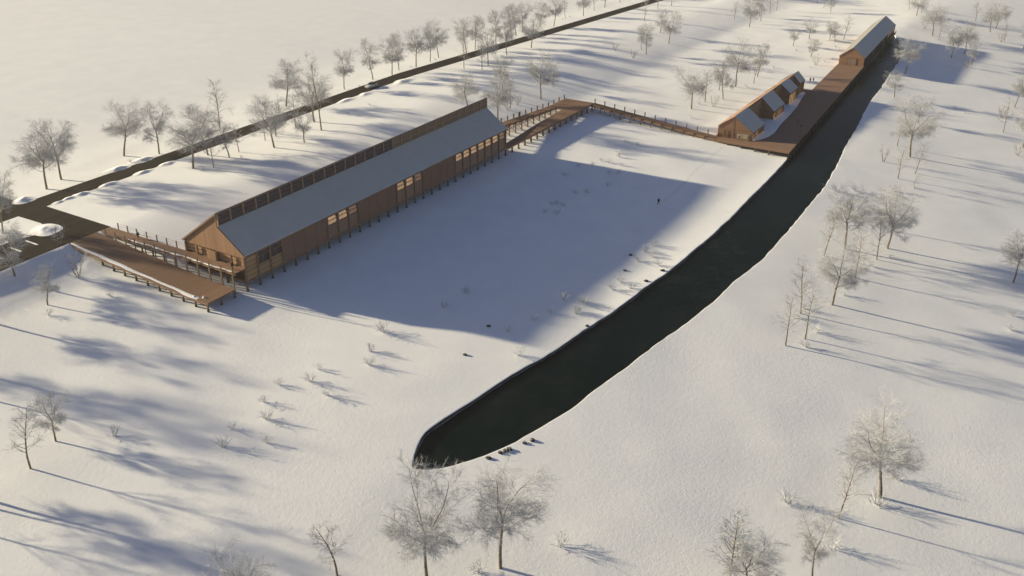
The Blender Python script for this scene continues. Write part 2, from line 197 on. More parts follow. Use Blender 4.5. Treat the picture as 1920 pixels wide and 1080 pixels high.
# ------------------------------------------------------------------ materials
class NT:
    def __init__(s, name):
        s.m = bpy.data.materials.new(name); s.m.use_nodes = True; s.t = s.m.node_tree; s.t.nodes.clear()
        s.out = s.n('ShaderNodeOutputMaterial'); s.b = s.n('ShaderNodeBsdfPrincipled'); s.l(s.b.outputs[0], s.out.inputs[0])
    def n(s, k, **kw):
        x = s.t.nodes.new(k)
        for a, b in kw.items(): setattr(x, a, b)
        return x
    def l(s, a, b): s.t.links.new(a, b)
    def math(s, op, a, b=None, c=None):
        x = s.n('ShaderNodeMath', operation=op)
        for i, v in enumerate((a, b, c)):
            if v is None: continue
            if isinstance(v, (int, float)): x.inputs[i].default_value = v
            else: s.l(v, x.inputs[i])
        return x.outputs[0]
    def noise(s, vec, scale, detail=3, rough=.55):
        x = s.n('ShaderNodeTexNoise'); x.inputs['Scale'].default_value = scale; x.inputs['Detail'].default_value = detail
        x.inputs['Roughness'].default_value = rough; s.l(vec, x.inputs['Vector']); return x.outputs['Fac']
    def mix(s, f, a, b):
        x = s.n('ShaderNodeMix', data_type='RGBA')
        for sock, v in ((x.inputs[0], f), (x.inputs[6], a), (x.inputs[7], b)):
            if isinstance(v, (int, float)): sock.default_value = v
            elif isinstance(v, (tuple, list)): sock.default_value = (*v[:3], 1)
            else: s.l(v, sock)
        return x.outputs[2]
    def ramp(s, f, lo, hi, a=0., b=1.):
        x = s.n('ShaderNodeMapRange'); s.l(f, x.inputs[0]); x.inputs[1].default_value = lo; x.inputs[2].default_value = hi
        x.inputs[3].default_value = a; x.inputs[4].default_value = b; return x.outputs[0]
    def bump(s, h, dist, strength=1.):
        x = s.n('ShaderNodeBump'); x.inputs['Strength'].default_value = strength; x.inputs['Distance'].default_value = dist
        s.l(h, x.inputs['Height']); s.l(x.outputs[0], s.b.inputs['Normal']); return x
    def geo(s): return s.n('ShaderNodeNewGeometry')
    def obj(s): return s.n('ShaderNodeTexCoord').outputs['Object']
    def wpos(s): return s.geo().outputs['Position']
    def base(s, c): 
        if isinstance(c, (tuple, list)): s.b.inputs['Base Color'].default_value = (*c[:3], 1)
        else: s.l(c, s.b.inputs['Base Color'])
    def rough(s, r, spec=.3):
        s.b.inputs['Roughness'].default_value = r; s.b.inputs['Specular IOR Level'].default_value = spec

def snow_mat():
    t = NT('snow'); p = t.wpos()
    a = t.noise(p, .16, 3); f = t.noise(p, 1.3, 5, .6); g = t.noise(p, 3.2, 3, .6)
    t.base(t.mix(t.ramp(a, .3, .7), (.81,.81,.815), (.86,.86,.855)))
    pit = t.ramp(t.noise(p, 1.9, 2, .5), .60, .74)
    h = t.math('SUBTRACT', t.math('ADD', t.math('MULTIPLY', f, .55), t.math('MULTIPLY', g, .3)), t.math('MULTIPLY', pit, .16))
    bp=t.bump(h, .065, 1.0); t.l(t.ramp(t.noise(p, .035, 2),   .25, .75, .45, 1.0), bp.inputs['Strength']); t.rough(.75, .15); return t.m
def plain(name, c, var=.12, sc=3., rough=.8, spec=.3, bump=0):
    t = NT(name); p = t.obj(); f = t.noise(p, sc, 4)
    t.base(t.mix(f, tuple(x*(1-var) for x in c), tuple(min(1,x*(1+var)) for x in c)))
    if bump: t.bump(f, bump)
    t.rough(rough, spec); return t.m
def wood(name, c, axis, width, dark=.45, var=.28, gap=.06, streak=None, rough=.75):
    """planks laid side by side along `axis` (object space), each with its own tone and a shadow gap"""
    t = NT(name); p = t.obj(); sp = t.n('ShaderNodeSeparateXYZ'); t.l(p, sp.inputs[0])
    q = t.math('DIVIDE', sp.outputs['XYZ'.index(axis.upper())], width)
    fl = t.math('FLOOR', q); fr = t.math('FRACT', q)
    wn = t.n('ShaderNodeTexWhiteNoise', noise_dimensions='1D'); t.l(fl, wn.inputs['W'])
    mp = t.n('ShaderNodeMapping'); t.l(p, mp.inputs[0])
    sc = [.35,.35,.35]; sc['XYZ'.index(axis.upper())] = 5.0; mp.inputs['Scale'].default_value = sc
    g = t.noise(mp.outputs[0], 2.2, 4, .6); big = t.noise(p, .25, 2)
    k = t.math('ADD', t.math('MULTIPLY', wn.outputs['Value'], .55), t.math('MULTIPLY', g, .45))
    k = t.math('ADD', t.math('MULTIPLY', k, .75), t.math('MULTIPLY', big, .25))
    col = t.mix(k, tuple(x*(1-var) for x in c), tuple(min(1,x*(1+var)) for x in c))
    ed = t.math('LESS_THAN', fr, gap)
    col = t.mix(t.math('MULTIPLY', ed, 1-dark), col, tuple(x*.25 for x in c))
    t.base(col); t.bump(t.math('SUBTRACT', t.math('MULTIPLY', g, .3), ed), .015); t.rough(rough, .25); return t.m
def lit_window(name, c, strength, sc=.7):
    t = NT(name); p = t.obj(); f = t.noise(p, sc, 3); g = t.noise(p, sc*3, 2)
    k = t.ramp(t.math('ADD', t.math('MULTIPLY', f, .7), t.math('MULTIPLY', g, .3)), .32, .68)
    col = t.mix(k, tuple(x*.55 for x in c), c)
    t.base((.12,.09,.07)); t.rough(.15, .5); t.l(col, t.b.inputs['Emission Color']); t.b.inputs['Emission Strength'].default_value = strength
    return t.m
def glass(name, c, rough=.08):
    t = NT(name); f = t.noise(t.obj(), .5, 3)
    t.base(t.mix(f, tuple(x*.6 for x in c), tuple(x*1.5 for x in c))); t.rough(rough, .5); return t.m

M = {}
M['snow'] = snow_mat()
M['wood_y'] = wood('weathered boards upright on gable', (.265,.150,.084), 'y', .42, .5, .30, .06)
M['wood_x'] = wood('timber slats upright on front', (.33,.195,.125), 'x', .42, .35, .25, .22)
M['wood_z'] = wood('boards laid level', (.31,.172,.096), 'z', .55, .45, .22, .10)
M['wood_zd'] = wood('boards laid level with open gaps', (.36,.22,.115), 'z', .95, .12, .22, .13)
M['panel'] = plain('brown screen cloth', (.235,.125,.082), .14, .8)
M['beam'] = plain('brown timber', (.22,.135,.085), .3, 2.5)
M['post'] = plain('dark brown timber post', (.16,.098,.062), .3, 4)
M['deck'] = wood('deck planks', (.195,.113,.070), 'y', .15, .6, .22, .06)  # darkened a little in place of soft tree shade over the ramp
M['deck_x'] = wood('deck planks across', (.205,.118,.072), 'x', .15, .6, .22, .06)
M['wharf'] = wood('wharf planks', (.215,.130,.085), 'x', .2, .6, .2, .05)
M['footing'] = plain('stone footing', (.07,.07,.065), .4, 5)
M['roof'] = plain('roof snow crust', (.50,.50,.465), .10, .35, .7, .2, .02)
M['roof_lit'] = plain('thin snow on sunlit metal roof', (.23,.22,.205), .18, .5, .7)  # darker copy for sunlit slopes, holds their brightness down
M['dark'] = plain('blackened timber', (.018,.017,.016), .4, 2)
M['asphalt'] = plain('asphalt', (.040,.032,.026), .25, .6, .95, .03, .01)
def road_mat():
    t = NT('ploughed asphalt'); q = t.wpos(); f = t.noise(q, .5, 4); mp = t.n('ShaderNodeMapping'); t.l(q, mp.inputs[0]); mp.inputs['Scale'].default_value = (.02, .7, 1)
    ruts = t.ramp(t.noise(mp.outputs[0], 1.0, 3), .50, .70); c = t.mix(f, (.021,.0175,.0145), (.034,.028,.0235))
    t.base(t.mix(t.math('MULTIPLY', ruts, .10), c, (.13,.12,.11))); t.rough(.95, .03); t.bump(f, .02); return t.m
M['asphalt'] = road_mat()
M['ridge_post'] = plain('pale timber post', (.34,.225,.14), .2, 3)
M['earth'] = plain('wet earth bank', (.016,.015,.014), .5, 2, .9, .2, .03)
M['ice'] = plain('ice rim', (.15,.155,.16), .8, 1.2, .6)
M['clere'] = glass('dark glazing', (.06,.038,.038), .2)
M['clere_w'] = wood('brown louvre glazing', (.23,.15,.095), 'z', 1.0, .3, .2, .05)
M['lit'] = lit_window('lit window', (1.0,.62,.33), .23)
M['lit_dim'] = lit_window('dim window', (.55,.33,.2), .14)
M['lit_cabin'] = lit_window('lit cabin glazing', (1.0,.62,.26), .42, .9)
M['glow'] = lit_window('glazed cabin gable', (.9,.68,.36), .16, .5)
M['trodden'] = plain('trodden snow', (.36,.38,.42), .2, 3)  # trodden snow, greyed to stand in for shade inside the footprints
M['black'] = plain('black cloth', (.012,.012,.014), .3, 6)
M['navy'] = plain('dark blue cloth', (.03,.035,.05), .3, 6)
M['red'] = plain('dark red cloth', (.13,.03,.025), .3, 6)
M['skin'] = plain('skin', (.50,.32,.24), .08, 8, .6)
M['hair'] = plain('dark hair', (.03,.022,.016), .3, 20)
M['white'] = plain('pale car paint', (.45,.45,.44), .03, 1, .25, .5)
M['rubber'] = plain('tyre rubber', (.02,.02,.02), .2, 5)
M['rim'] = plain('grey alloy', (.35,.35,.36), .1, 5, .35, .5)
M['carglass'] = glass('car glass', (.015,.017,.02), .05)
M['lamp'] = plain('headlight lens', (.75,.76,.78), .05, 5, .1, .6)
M['pot'] = plain('grey plant pot', (.16,.15,.14), .2, 5)
M['needle'] = plain('dark conifer needles', (.035,.05,.03), .4, 5)
M['wire'] = plain('steel wire', (.20,.19,.18), .1, 5, .5)
def bark_mat():
    t = NT('bark'); p = t.obj(); a = t.noise(p, 2.2, 4, .7)
    mp = t.n('ShaderNodeMapping'); t.l(p, mp.inputs[0]); mp.inputs['Scale'].default_value = (1,1,3.2)
    b = t.noise(mp.outputs[0], 1.5, 3)
    c = t.mix(t.ramp(b, .45, .62), (.25,.205,.155), (.075,.064,.054))
    nz = t.n('ShaderNodeSeparateXYZ'); t.l(t.geo().outputs['Normal'], nz.inputs[0])
    c = t.mix(t.ramp(t.math('ADD', nz.outputs[2], t.math('MULTIPLY', a, .4)), .55, .9), c, (.72,.73,.76))
    t.base(c); t.rough(.9, .15); t.bump(a, .03); return t.m
def twig_mat():
    t = NT('frosted twigs'); p = t.obj(); a = t.noise(p, .5, 3)
    nz = t.n('ShaderNodeSeparateXYZ'); t.l(t.geo().outputs['Normal'], nz.inputs[0])
    c = t.mix(t.ramp(a, .35, .65), (.25,.255,.265), (.45,.45,.46))
    c = t.mix(t.ramp(nz.outputs[2], .1, .8), c, (.50,.51,.53))
    t.base(c); t.rough(.85, .15); return t.m
def frost_mat():
    t = NT('hoar frost'); a = t.noise(t.obj(), .8, 3)
    t.base(t.mix(t.ramp(a,.35,.65), (.38,.39,.42), (.58,.59,.62))); t.rough(.85, .15); return t.m
def rock_mat():
    t = NT('rock'); p = t.obj(); a = t.noise(p, 3, 4)
    nz = t.n('ShaderNodeSeparateXYZ'); t.l(t.geo().outputs['Normal'], nz.inputs[0])
    c = t.mix(a, (.022,.021,.021), (.065,.058,.056))
    c = t.mix(t.ramp(t.math('ADD', nz.outputs[2], t.math('MULTIPLY', a, .5)), 1.15, 1.4), c, (.8,.8,.82))
    t.base(c); t.rough(.9); t.bump(a, .08); return t.m
M['bark'] = bark_mat(); M['twig'] = twig_mat(); M['frost'] = frost_mat(); M['rock'] = rock_mat()
def water_mat():
    t = NT('dark water with thin ice'); p = t.wpos(); sp = t.n('ShaderNodeSeparateXYZ'); t.l(p, sp.inputs[0])
    a = t.noise(p, .09, 5, .65); b = t.noise(p, .5, 4, .6)
    far = t.ramp(sp.outputs[0], 55*S, 92*S)                     # frost flowers on the still far end
    k = t.math('MULTIPLY', t.ramp(t.math('ADD', t.math('MULTIPLY', a, .7), t.math('MULTIPLY', b, .3)), .46, .72), t.math('ADD', t.math('MULTIPLY', far, .75), .05))
    t.base(t.mix(k, (.002,.0068,.0068), (.16,.17,.165)))
    t.b.inputs['Roughness'].default_value = .22; t.b.inputs['IOR'].default_value = 1.31
    t.b.inputs['Specular IOR Level'].default_value = .05
    t.bump(b, .01, .3); return t.m
M['water'] = water_mat()

# ------------------------------------------------------------------ snow ground, canal, roads
WATER_Z = -1.36
def densify(pts, step, amp, seed):
    out = []
    for (a, b), (c, d) in zip(pts, pts[1:]):
        n = max(1, int(math.hypot(c-a, d-b)/step))
        for i in range(n):
            t = i/n; out.append((a+(c-a)*t, b+(d-b)*t))
    out.append(pts[-1])
    # smooth the polyline, then roughen it with small bites
    for _ in range(2):
        out = [out[0]] + [((p[0]+2*q[0]+r[0])/4, (p[1]+2*q[1]+r[1])/4) for p, q, r in zip(out, out[1:], out[2:])] + [out[-1]]
    return [(x, y + amp*(noise.noise(Vector((x*.9, seed, 0))) + .6*noise.noise(Vector((x*2.3, seed+5, 0))))) for x, y in out]
south = densify(SOUTH, .45, .07, 1.5)
north = densify([p for p in NORTH if p[0] < 42.5], .45, .05, 8.5) + densify([p for p in NORTH if p[0] > 42.5], .8, 0, 0)
loop = [(x, y) for x, y in south] + [(x, y) for x, y in reversed(north)]
def inside(pt, poly):
    x, y = pt; c = False; j = len(poly)-1
    for i in range(len(poly)):
        xi, yi = poly[i]; xj, yj = poly[j]
        if (yi > y) != (yj > y) and x < (xj-xi)*(y-yi)/(yj-yi)+xi: c = not c
        j = i
    return c
def near_loop(x, y, d):
    return any((x-a)**2+(y-b)**2 < d*d for a, b in loop)
pts = [Vector(p) for p in loop]; ne = len(loop)
edges = [(i, (i+1) % ne) for i in range(ne)]
def jit(): return random.uniform(-.12, .12)
y = -46.0
while y < 26:
    x = -22.0
    while x < 108:
        cand = (x+jit(), y+jit())
        ok = True
        if -9 < x < 99 and -25 < y < -13:
            ok = not inside(cand, loop) and not near_loop(*cand, .3)
        if ok: pts.append(Vector(cand))
        x += .75
    y += .75
for i in range(60):
    for yy in (8.0, 9.3, 10.7, 11.48, 11.56): pts.append(Vector((-22+i*.45+.01*yy, yy)))
def ring(x0, x1, y0, y1, st):
    x = x0
    while x <= x1:
        pts.append(Vector((x, y0))); pts.append(Vector((x, y1))); x += st
    y = y0+st
    while y < y1:
        pts.append(Vector((x0, y))); pts.append(Vector((x1, y))); y += st
for q, st in ((3, 1.5), (8, 3), (20, 6), (45, 12), (100, 25), (220, 60), (600, 150)):
    ring(-22-q, 108+q, -46-q, 26+q, st)
V2, E2, F2, *_ = delaunay_2d_cdt(pts, edges, [], 0, 1e-5)
gb = MB(); gb.v = [(p.x, p.y, ground(p.x, p.y)) for p in V2]
for f in F2:
    c = (V2[f[0]] + V2[f[1]] + V2[f[2]])/3
    if -9 < c.x < 99 and -25 < c.y < -13 and inside((c.x, c.y), loop): continue
    a, b, d = (V2[i] for i in f)
    gb.f.append(tuple(f) if (b-a).cross(d-a) > 0 else tuple(reversed(f))); gb.mi.append(0)
structure(gb.build('snow_ground', M['snow'], smooth=True))
# bank faces: a snow lip that rolls over, then wet earth down to the water
lip = MB(); bank = MB()
def strip(mb, ra, rb):
    n = len(mb.v); k = len(ra); mb.v += ra + rb
    for i in range(k):
        j = (i+1) % k; mb.f.append((n+i, n+j, n+k+j, n+k+i)); mb.mi.append(0)
def offs(d):
    out = []
    for i in range(ne):
        a = Vector(loop[i-1]); b = Vector(loop[(i+1) % ne]); t = (b-a).normalized()
        nn = Vector((t.y, -t.x))                                 # outwards for this winding
        out.append((loop[i][0]-nn.x*d, loop[i][1]-nn.y*d))
    return out
area = sum(loop[i][0]*loop[(i+1) % ne][1]-loop[(i+1) % ne][0]*loop[i][1] for i in range(ne))
sg = 1 if area > 0 else -1
r0 = [(x, y, ground(x, y)) for x, y in loop]
r1 = [(x, y, ground(*loop[i])-.006-.006*abs(noise.noise(Vector((loop[i][0]*1.7, 0, 9))))) for i, (x, y) in enumerate(offs(.03*sg))]
r2 = [(x, y, ground(*loop[i])-.016-.045*abs(noise.noise(Vector((loop[i][0]*1.3, 4, 9))))) for i, (x, y) in enumerate(offs(.045*sg))]
r3 = [(x, y, r2[i][2]+.002) for i, (x, y) in enumerate(offs(.0*sg))]
r4 = [(x, y, WATER_Z-.3) for x, y in offs(.06*sg)]
strip(lip, r1, r0); strip(lip, r2, r1); strip(bank, r3, r2); strip(bank, r4, r3)
bank.mi = [0 if loop[i % ne][0] < 43 else 1 for i in range(ne)]*2
structure(lip.build('snow_lip_terrain', M['snow'], smooth=True)); structure(bank.build('canal_bank_terrain', [M['earth'], M['snow']]))
wb = MB(); wl = offs(-.3*sg)
wv, we, wf, *_ = delaunay_2d_cdt([Vector(p) for p in wl], [(i, (i+1) % ne) for i in range(ne)], [], 1, 1e-5)
wb.v = [(p.x, p.y, WATER_Z) for p in wv]; wb.f = [tuple(f) for f in wf]; wb.mi = [0]*len(wb.f)
structure(wb.build('canal_water', M['water']))
# ragged rim of ice along the foot of the near-side bank
ib = MB(); nn = [p for p in north if p[0] < 42.3]
def rim_w(x): return .0 + max(0, .16*noise.noise(Vector((x*.5, 2, 2)))) + .05*noise.noise(Vector((x*2.1, 5, 2)))
ra = [(x, y-.03, WATER_Z+.05) for x, y in nn]; rb = [(x, y-.05-max(.004, rim_w(x)), WATER_Z+.012) for x, y in nn]
n0 = len(ib.v); ib.v += ra + rb
for i in range(len(nn)-1): ib.f.append((n0+i, n0+len(nn)+i, n0+len(nn)+i+1, n0+i+1)); ib.mi.append(0)
structure(ib.build('ice_rim_ground', M['ice'], smooth=True))

RZ = 1.42
def sheet(poly, z, mb=None, thick=.0):
    mb = mb or MB(); vs = [(x, y, z) for x, y in poly]
    a = sum(poly[i][0]*poly[(i+1) % len(poly)][1]-poly[(i+1) % len(poly)][0]*poly[i][1] for i in range(len(poly)))
    mb.add(vs, [tuple(range(len(vs))) if a > 0 else tuple(reversed(range(len(vs))))]); return mb
rb_ = MB(); xs = [-60, -30, -10, 0, 10, 20, 30, 40] + list(range(42, 200, 4))
lo = [(x, 18.05+road_c(x)) for x in xs]; hi = [(x, 19.85+road_c(x)) for x in xs]
n0 = 0; rb_.v = [(x, y, gz(x, y)+.004) for x, y in lo] + [(x, y, gz(x, y)+.004) for x, y in hi]
for i in range(len(xs)-1): rb_.f.append((i, i+1, len(xs)+i+1, len(xs)+i)); rb_.mi.append(0)
structure(rb_.build('main_road', M['asphalt']))
structure(sheet([(-2.95, 11.58), (.03, 11.58), (.07, 18.05), (-1.95, 18.05), (-1.9, 15.9), (-2.05, 14.75), (-2.95, 14.3)], RZ+.003).build('forecourt_road', M['asphalt']))
structure(sheet([(-1.95, 19.85), (-.35, 19.85), (-.7, 30), (-1.3, 60), (-2.9, 60), (-2.3, 30)], RZ+.003).build('side_road', M['asphalt']))
structure(sheet([(-2.95, 11.58), (-2.95, 14.3), (-4.0, 14.75), (-9.0, 14.95), (-40, 15.2), (-40, 11.5), (-9.0, 11.45)], RZ+.0035).build('parking_road', M['asphalt']))
# pale lines of swept snow on the parking road
lines = MB()
for x, y in ((-4.1, 13.55), (-5.2, 13.5), (-6.4, 13.4)):
    lines.prism([(x-.05, y-.55, RZ+.006), (x+.06, y-.6, RZ+.006), (x+.06, y+.55, RZ+.006), (x-.03, y+.6, RZ+.006)], (0, 0, .02))
structure(lines.build('parking_lines_road', M['snow']))
# ------------------------------------------------------------------ the long hall
def stilt_set(parent, spots, top, w=.085, foot=.085, name='stilt', footing=True, mat=None):
    """one mesh per stilt with its own footing as sub-part; shares mesh data"""
    B = Vector(base_of(parent)); pm = None; cache = {}
    for (x, y) in spots:
        g = ground(x, y); tz = top(x, y) if callable(top) else top
        key = round(tz-g, 2)
        if key not in cache:
            mb = MB(); mb.box(-w/2, w/2, -w/2, w/2, -.06, tz-g)
            cache[key] = mb.mesh(name, mat or M['post'])
        if pm is None:
            fb = MB()
            r0, r1, h = foot, foot*.72, .17
            vs = [(math.cos(a)*r0, math.sin(a)*r0, -.05) for a in [i*math.pi/4+.39 for i in range(8)]]
            vs += [(math.cos(a)*r1, math.sin(a)*r1, h) for a in [i*math.pi/4+.39 for i in range(8)]]
            fb.add(vs, [tuple(range(8, 16))] + [(i, (i+1) % 8, 8+(i+1) % 8, 8+i) for i in range(8)])
            pm = fb.mesh('footing', M['footing'])
        o = put(cache[key], name, parent, Vector((x, y, g))-B)
        if footing: put(pm, 'footing', o, (0, 0, 0))
H = thing('timber_hall', (14, 2.4, 0), 'long timber hall on stilts with a snowy roof and raised glazed ridge', 'hall')
L = 28.0
# floor, beams, inner walls
m = MB(); m.box(.03, L-.03, .06, 4.80, .50, .60); part(m, 'floor', M['deck_x'], H)
for y0_, y1_ in ((-.02,.06),(4.80,4.88)):
    m = MB(); m.box(.02, L-.02, y0_, y1_, .49, .60); part(m, 'floor_beam', M['beam'], H)
m = MB(); m.box(.062, L-.1, .10, 4.74, 1.36, 1.42); part(m, 'upper_floor', M['deck_x'], H)
m = MB(); m.box(.13, .19, .10, 4.74, 1.42, 2.10)
part(m, 'inner_wall', M['wood_zd'], H)
m = MB(); m.box(.86, .92, .10, 4.74, .60, 1.36)
part(m, 'inner_wall', M['wood_zd'], H)
m = MB(); m.box(0, L, 4.74, 4.80, 1.42, 2.16); m.box(0, L, 4.74, 4.80, .60, 1.36); part(m, 'back_wall', M['wood_x'], H)
# roofs: timber slab, snow laid on it
fs = (3.61-2.20)/1.94
def roof_front(y): return 2.20 + (y+.18)*fs
m = MB(); m.prism([(-.06,-.18,2.12), (-.06,1.78,2.12+1.96*fs), (-.06,1.78,2.19+1.96*fs), (-.06,-.18,2.19)], (L+.12,0,0))
rf = part(m, 'roof', M['beam'], H); 
m = MB(); m.prism([(-.02,-.15,2.212), (-.02,1.74,2.212+1.89*fs), (-.02,1.74,2.262+1.89*fs), (-.02,-.15,2.262)], (L+.04,0,0))
sub(m, 'roof_snow', M['roof'], rf, base_of(H))
bs = (4.42-2.12)/(4.92-1.72)
m = MB(); m.prism([(-.06,1.70,4.36), (-.06,4.92,4.36-3.22*bs), (-.06,4.92,4.43-3.22*bs), (-.06,1.70,4.43)], (L+.12,0,0))
rb2 = part(m, 'roof', M['beam'], H)
m = MB(); m.prism([(-.02,1.74,4.405), (-.02,4.88,4.405-3.14*bs), (-.02,4.88,4.45-3.14*bs), (-.02,1.74,4.45)], (L+.04,0,0))
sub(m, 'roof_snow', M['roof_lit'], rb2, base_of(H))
# gables
def gable(x0, th, name, mat, low):
    m = MB(); m.prism([(x0,.0,low), (x0,4.80,low), (x0,4.80,2.17), (x0,1.76,4.355), (x0,1.76,3.55), (x0,0,2.24)], (th,0,0)); return part(m, name, mat, H)
gable(0, .06, 'gable_wall', M['wood_y'], 2.02); gable(L-.06, .06, 'gable_wall', M['wood_y'], 1.42)
m = MB(); m.box(L-.06, L, .0, 4.8, .6, 1.36); part(m, 'lower_wall', M['wood_y'], H)
m = MB(); m.beam((-.075,4.90,2.13), (-.075,1.70,4.42), .03, .09); m.beam((-.075,1.72,3.56), (-.075,-.18,2.17), .03, .07); m.beam((-.075,1.745,4.40),(-.075,1.745,3.58),.03,.07)
part(m, 'barge_board', M['beam'], H)
# veranda posts and the slatted screen in the open gable
for y in (4.77, 3.82, 2.93, 1.02, .04):
    m = MB(); m.box(-.03, .055, y-.045, y+.045, (1.36 if y > .5 else .0), 2.02); part(m, 'veranda_post', M['post'], H)
m = MB(); m.box(-.12, -.05, 2.15, 2.86, 1.43, 1.98); m.box(-.10, .12, 2.10, 2.15, 1.43, 1.98); part(m, 'slatted_screen', M['wood_y'], H)
for z in (1.62, 1.82):
    m = MB(); m.beam((0,3.86,z), (0,4.73,z), .02, .02); part(m, 'guard_rail', M['post'], H)
# facade: bays from the near end
screens = list(range(3,7)) + list(range(10,14)) + list(range(17,21))
wins = [7,8,9,14,15,16,21,22,23,24,25,26,27]
def group(l):
    g = [[l[0]]]
    for a in l[1:]:
        if a == g[-1][-1]+1: g[-1].append(a)
        else: g.append([a])
    return g
for g in group(screens):
    m = MB(); m.box(g[0]+.03, g[-1]+.97, .0, .04, .60, 2.15); sp = part(m, 'screen_panel', M['panel'], H)
    for b in g[1:]:
        m = MB(); m.box(b-.018, b+.018, -.02, .0, .60, 2.13); sub(m, 'mullion', M['beam'], sp, base_of(H))
for b in [0,1,2]:
    m = MB(); top = (2.12, 1.25, 1.30)[b]; m.box(b+.04, b+.96, .02, .06, .60, top); part(m, 'board_panel', M['wood_zd'], H)
for b in (1,2):
    m = MB(); m.box(b+.05, b+.95, .04, .06, 1.27, 2.12); w = part(m, 'window', M['clere'], H)
    m = MB(); m.box(b+.05, b+.95, .02, .038, 1.70, 1.74); m.box(b+.48, b+.52, .02, .038, 1.30, 1.69); sub(m, 'window_bar', M['beam'], w, base_of(H))
    m = MB(); m.beam((b+.95,.0,1.75), (b+.60,.0,2.10), .05, .05); part(m, 'brace', M['beam'], H)
for b in wins:
    m = MB(); m.box(b+.05, b+.95, .02, .06, .60, 1.44); part(m, 'slat_panel', M['wood_x'], H)
    m = MB(); m.box(b+.12, b+.90, .05, .07, 1.50, 2.14); w = part(m, 'window', M['lit_dim'] if b in (9, 16, 27) else M['lit'], H)
    m = MB(); m.box(b+.06, b+.94, .03, .048, 1.74, 1.785); m.box(b+.05, b+.95, .03, .048, 1.44, 1.50); m.box(b+.05, b+.12, .03, .049, 1.505, 2.14); m.box(b+.90, b+.95, .03, .049, 1.505, 2.14); sub(m, 'window_bar', M['post'], w, base_of(H))
    m = MB(); m.beam((b+.97,-.01,1.62), (b+.74,-.01,2.12), .05, .05); part(m, 'brace', M['post'], H)
stilt_set(H, [(x, 0) for x in range(0, 29)], .49)
pil = {}
for x in range(0, 29):
    w = .06 if (x in (1,2,3,7,8,9,10,14,15,16,17) or x >= 21 or x in (0,28)) else .02
    if w not in pil:
        mb = MB(); mb.box(-w, w, -.055, -.022 + .02, .61, 2.11); pil[w] = mb.mesh('pilaster', M['beam'])
    if w > .03: put(pil[w], 'pilaster', H, Vector((x, 0, 0))-Vector(base_of(H)))
# rear stilts, seen under the walkway at the near end
stilt_set(H, [(0.04, y) for y in (1.6, 3.2, 4.8)], .49)
# raised glazing along the ridge
mbp = MB(); mbp.box(-.035, .035, -.05, .03, 3.60, 4.36); pm = mbp.mesh('ridge_post', M['ridge_post'])
for x in range(0, 29): put(pm, 'ridge_post', H, Vector((x if x not in (0,28) else abs(x-.03), 1.74, 0))-Vector(base_of(H)))
gw = {}
for x in range(0, 28):
    k = 'clere_w' if x > 15 else 'clere'
    if k not in gw:
        mb = MB(); mb.box(.03, .97, -.01, .01, 3.60, 4.36); gw[k] = mb.mesh('ridge_window', M[k])
        mb = MB(); mb.box(.03, .97, -.03, -.012, 3.84, 3.87); mb.box(.03, .97, -.03, -.012, 4.10, 4.13); gw[k+'b'] = mb.mesh('window_bar', M['post'])
    o = put(gw[k], 'ridge_window', H, Vector((x, 1.77, 0))-Vector(base_of(H))); put(gw[k+'b'], 'window_bar', o, (0,0,0))

# ------------------------------------------------------------------ near entrance: sloping ramp and level walkway
def rail_posts(parent, spots, w=.05, name='railing_post', mat=None):
    B = Vector(base_of(parent)); cache = {}
    for x, y, z0, z1 in spots:
        k = round(z1-z0, 2)
        if k not in cache:
            mb = MB(); mb.box(-w/2, w/2, -w/2, w/2, 0, z1-z0); cache[k] = mb.mesh(name, mat or M['post'])
        put(cache[k], name, parent, Vector((x, y, z0))-B)
def wires(parent, pts, n=2, drop=(.03, .17)):
    for d in drop[:n]:
        m = MB(); m.tube([(x, y, z-d) for x, y, z in pts], [.0052]*len(pts), 4); part(m, 'railing_wire', M['wire'], parent)
def ramp_z(y):
    tab = [(-.1,.56),(.9,.57),(1.9,.62),(3.8,.76),(5.7,.92),(7.6,1.06),(9.5,1.22),(11.58,1.43)]
    return interp(tab, y)
RP = thing('entrance_ramp', (-2, 5.8, 0), 'wide sloping timber ramp on stilts from the forecourt to the near gable', 'ramp')
m = MB(); ys = [-.1,.9,1.9,3.8,5.7,7.6,9.5,11.58]
for a, b in zip(ys, ys[1:]):
    m.prism([(-3.02,a,ramp_z(a)-.05), (-3.02,b,ramp_z(b)-.05), (-3.02,b,ramp_z(b)), (-3.02,a,ramp_z(a))], (2.04,0,0))
part(m, 'deck', M['deck'], RP)
for x in (-2.98, -1.02):
    m = MB()
    for a, b in zip(ys, ys[1:]):
        m.prism([(x-.03,a,ramp_z(a)-.15), (x-.03,b,ramp_z(b)-.15), (x-.03,b,ramp_z(b)-.055), (x-.03,a,ramp_z(a)-.055)], (.06,0,0))
    part(m, 'edge_beam', M['beam'], RP)
stilt_set(RP, [(-2.97, .0+.963*i) for i in range(0, 10)] + [(-2.0, 0), (-1.0, 0)], lambda x, y: ramp_z(y)-.05)
pz = [(-1.0, y, ramp_z(y), 1.82) for y in (10.74,9.82,8.93,8.08,7.19,6.33,5.44,4.55,3.66,2.72,1.78,.82)]
rail_posts(RP, pz + [(-1.0, -.08, .58, 1.95)]); wires(RP, [(x, y, z1) for x, y, z0, z1 in pz] + [(-1.0,-.08,1.82)])
WK = thing('timber_walkway', (-.4, 5.8, 0), 'narrow level timber walkway running from the forecourt to the open gable of the hall', 'walkway')
m = MB(); m.box(-.78, -.03, .0, 11.58, 1.37, 1.43); part(m, 'deck', M['deck'], WK)
for x in (-.75, -.12):
    m = MB(); m.box(x, x+.06, .03, 11.4, 1.27, 1.368); part(m, 'edge_beam', M['beam'], WK)
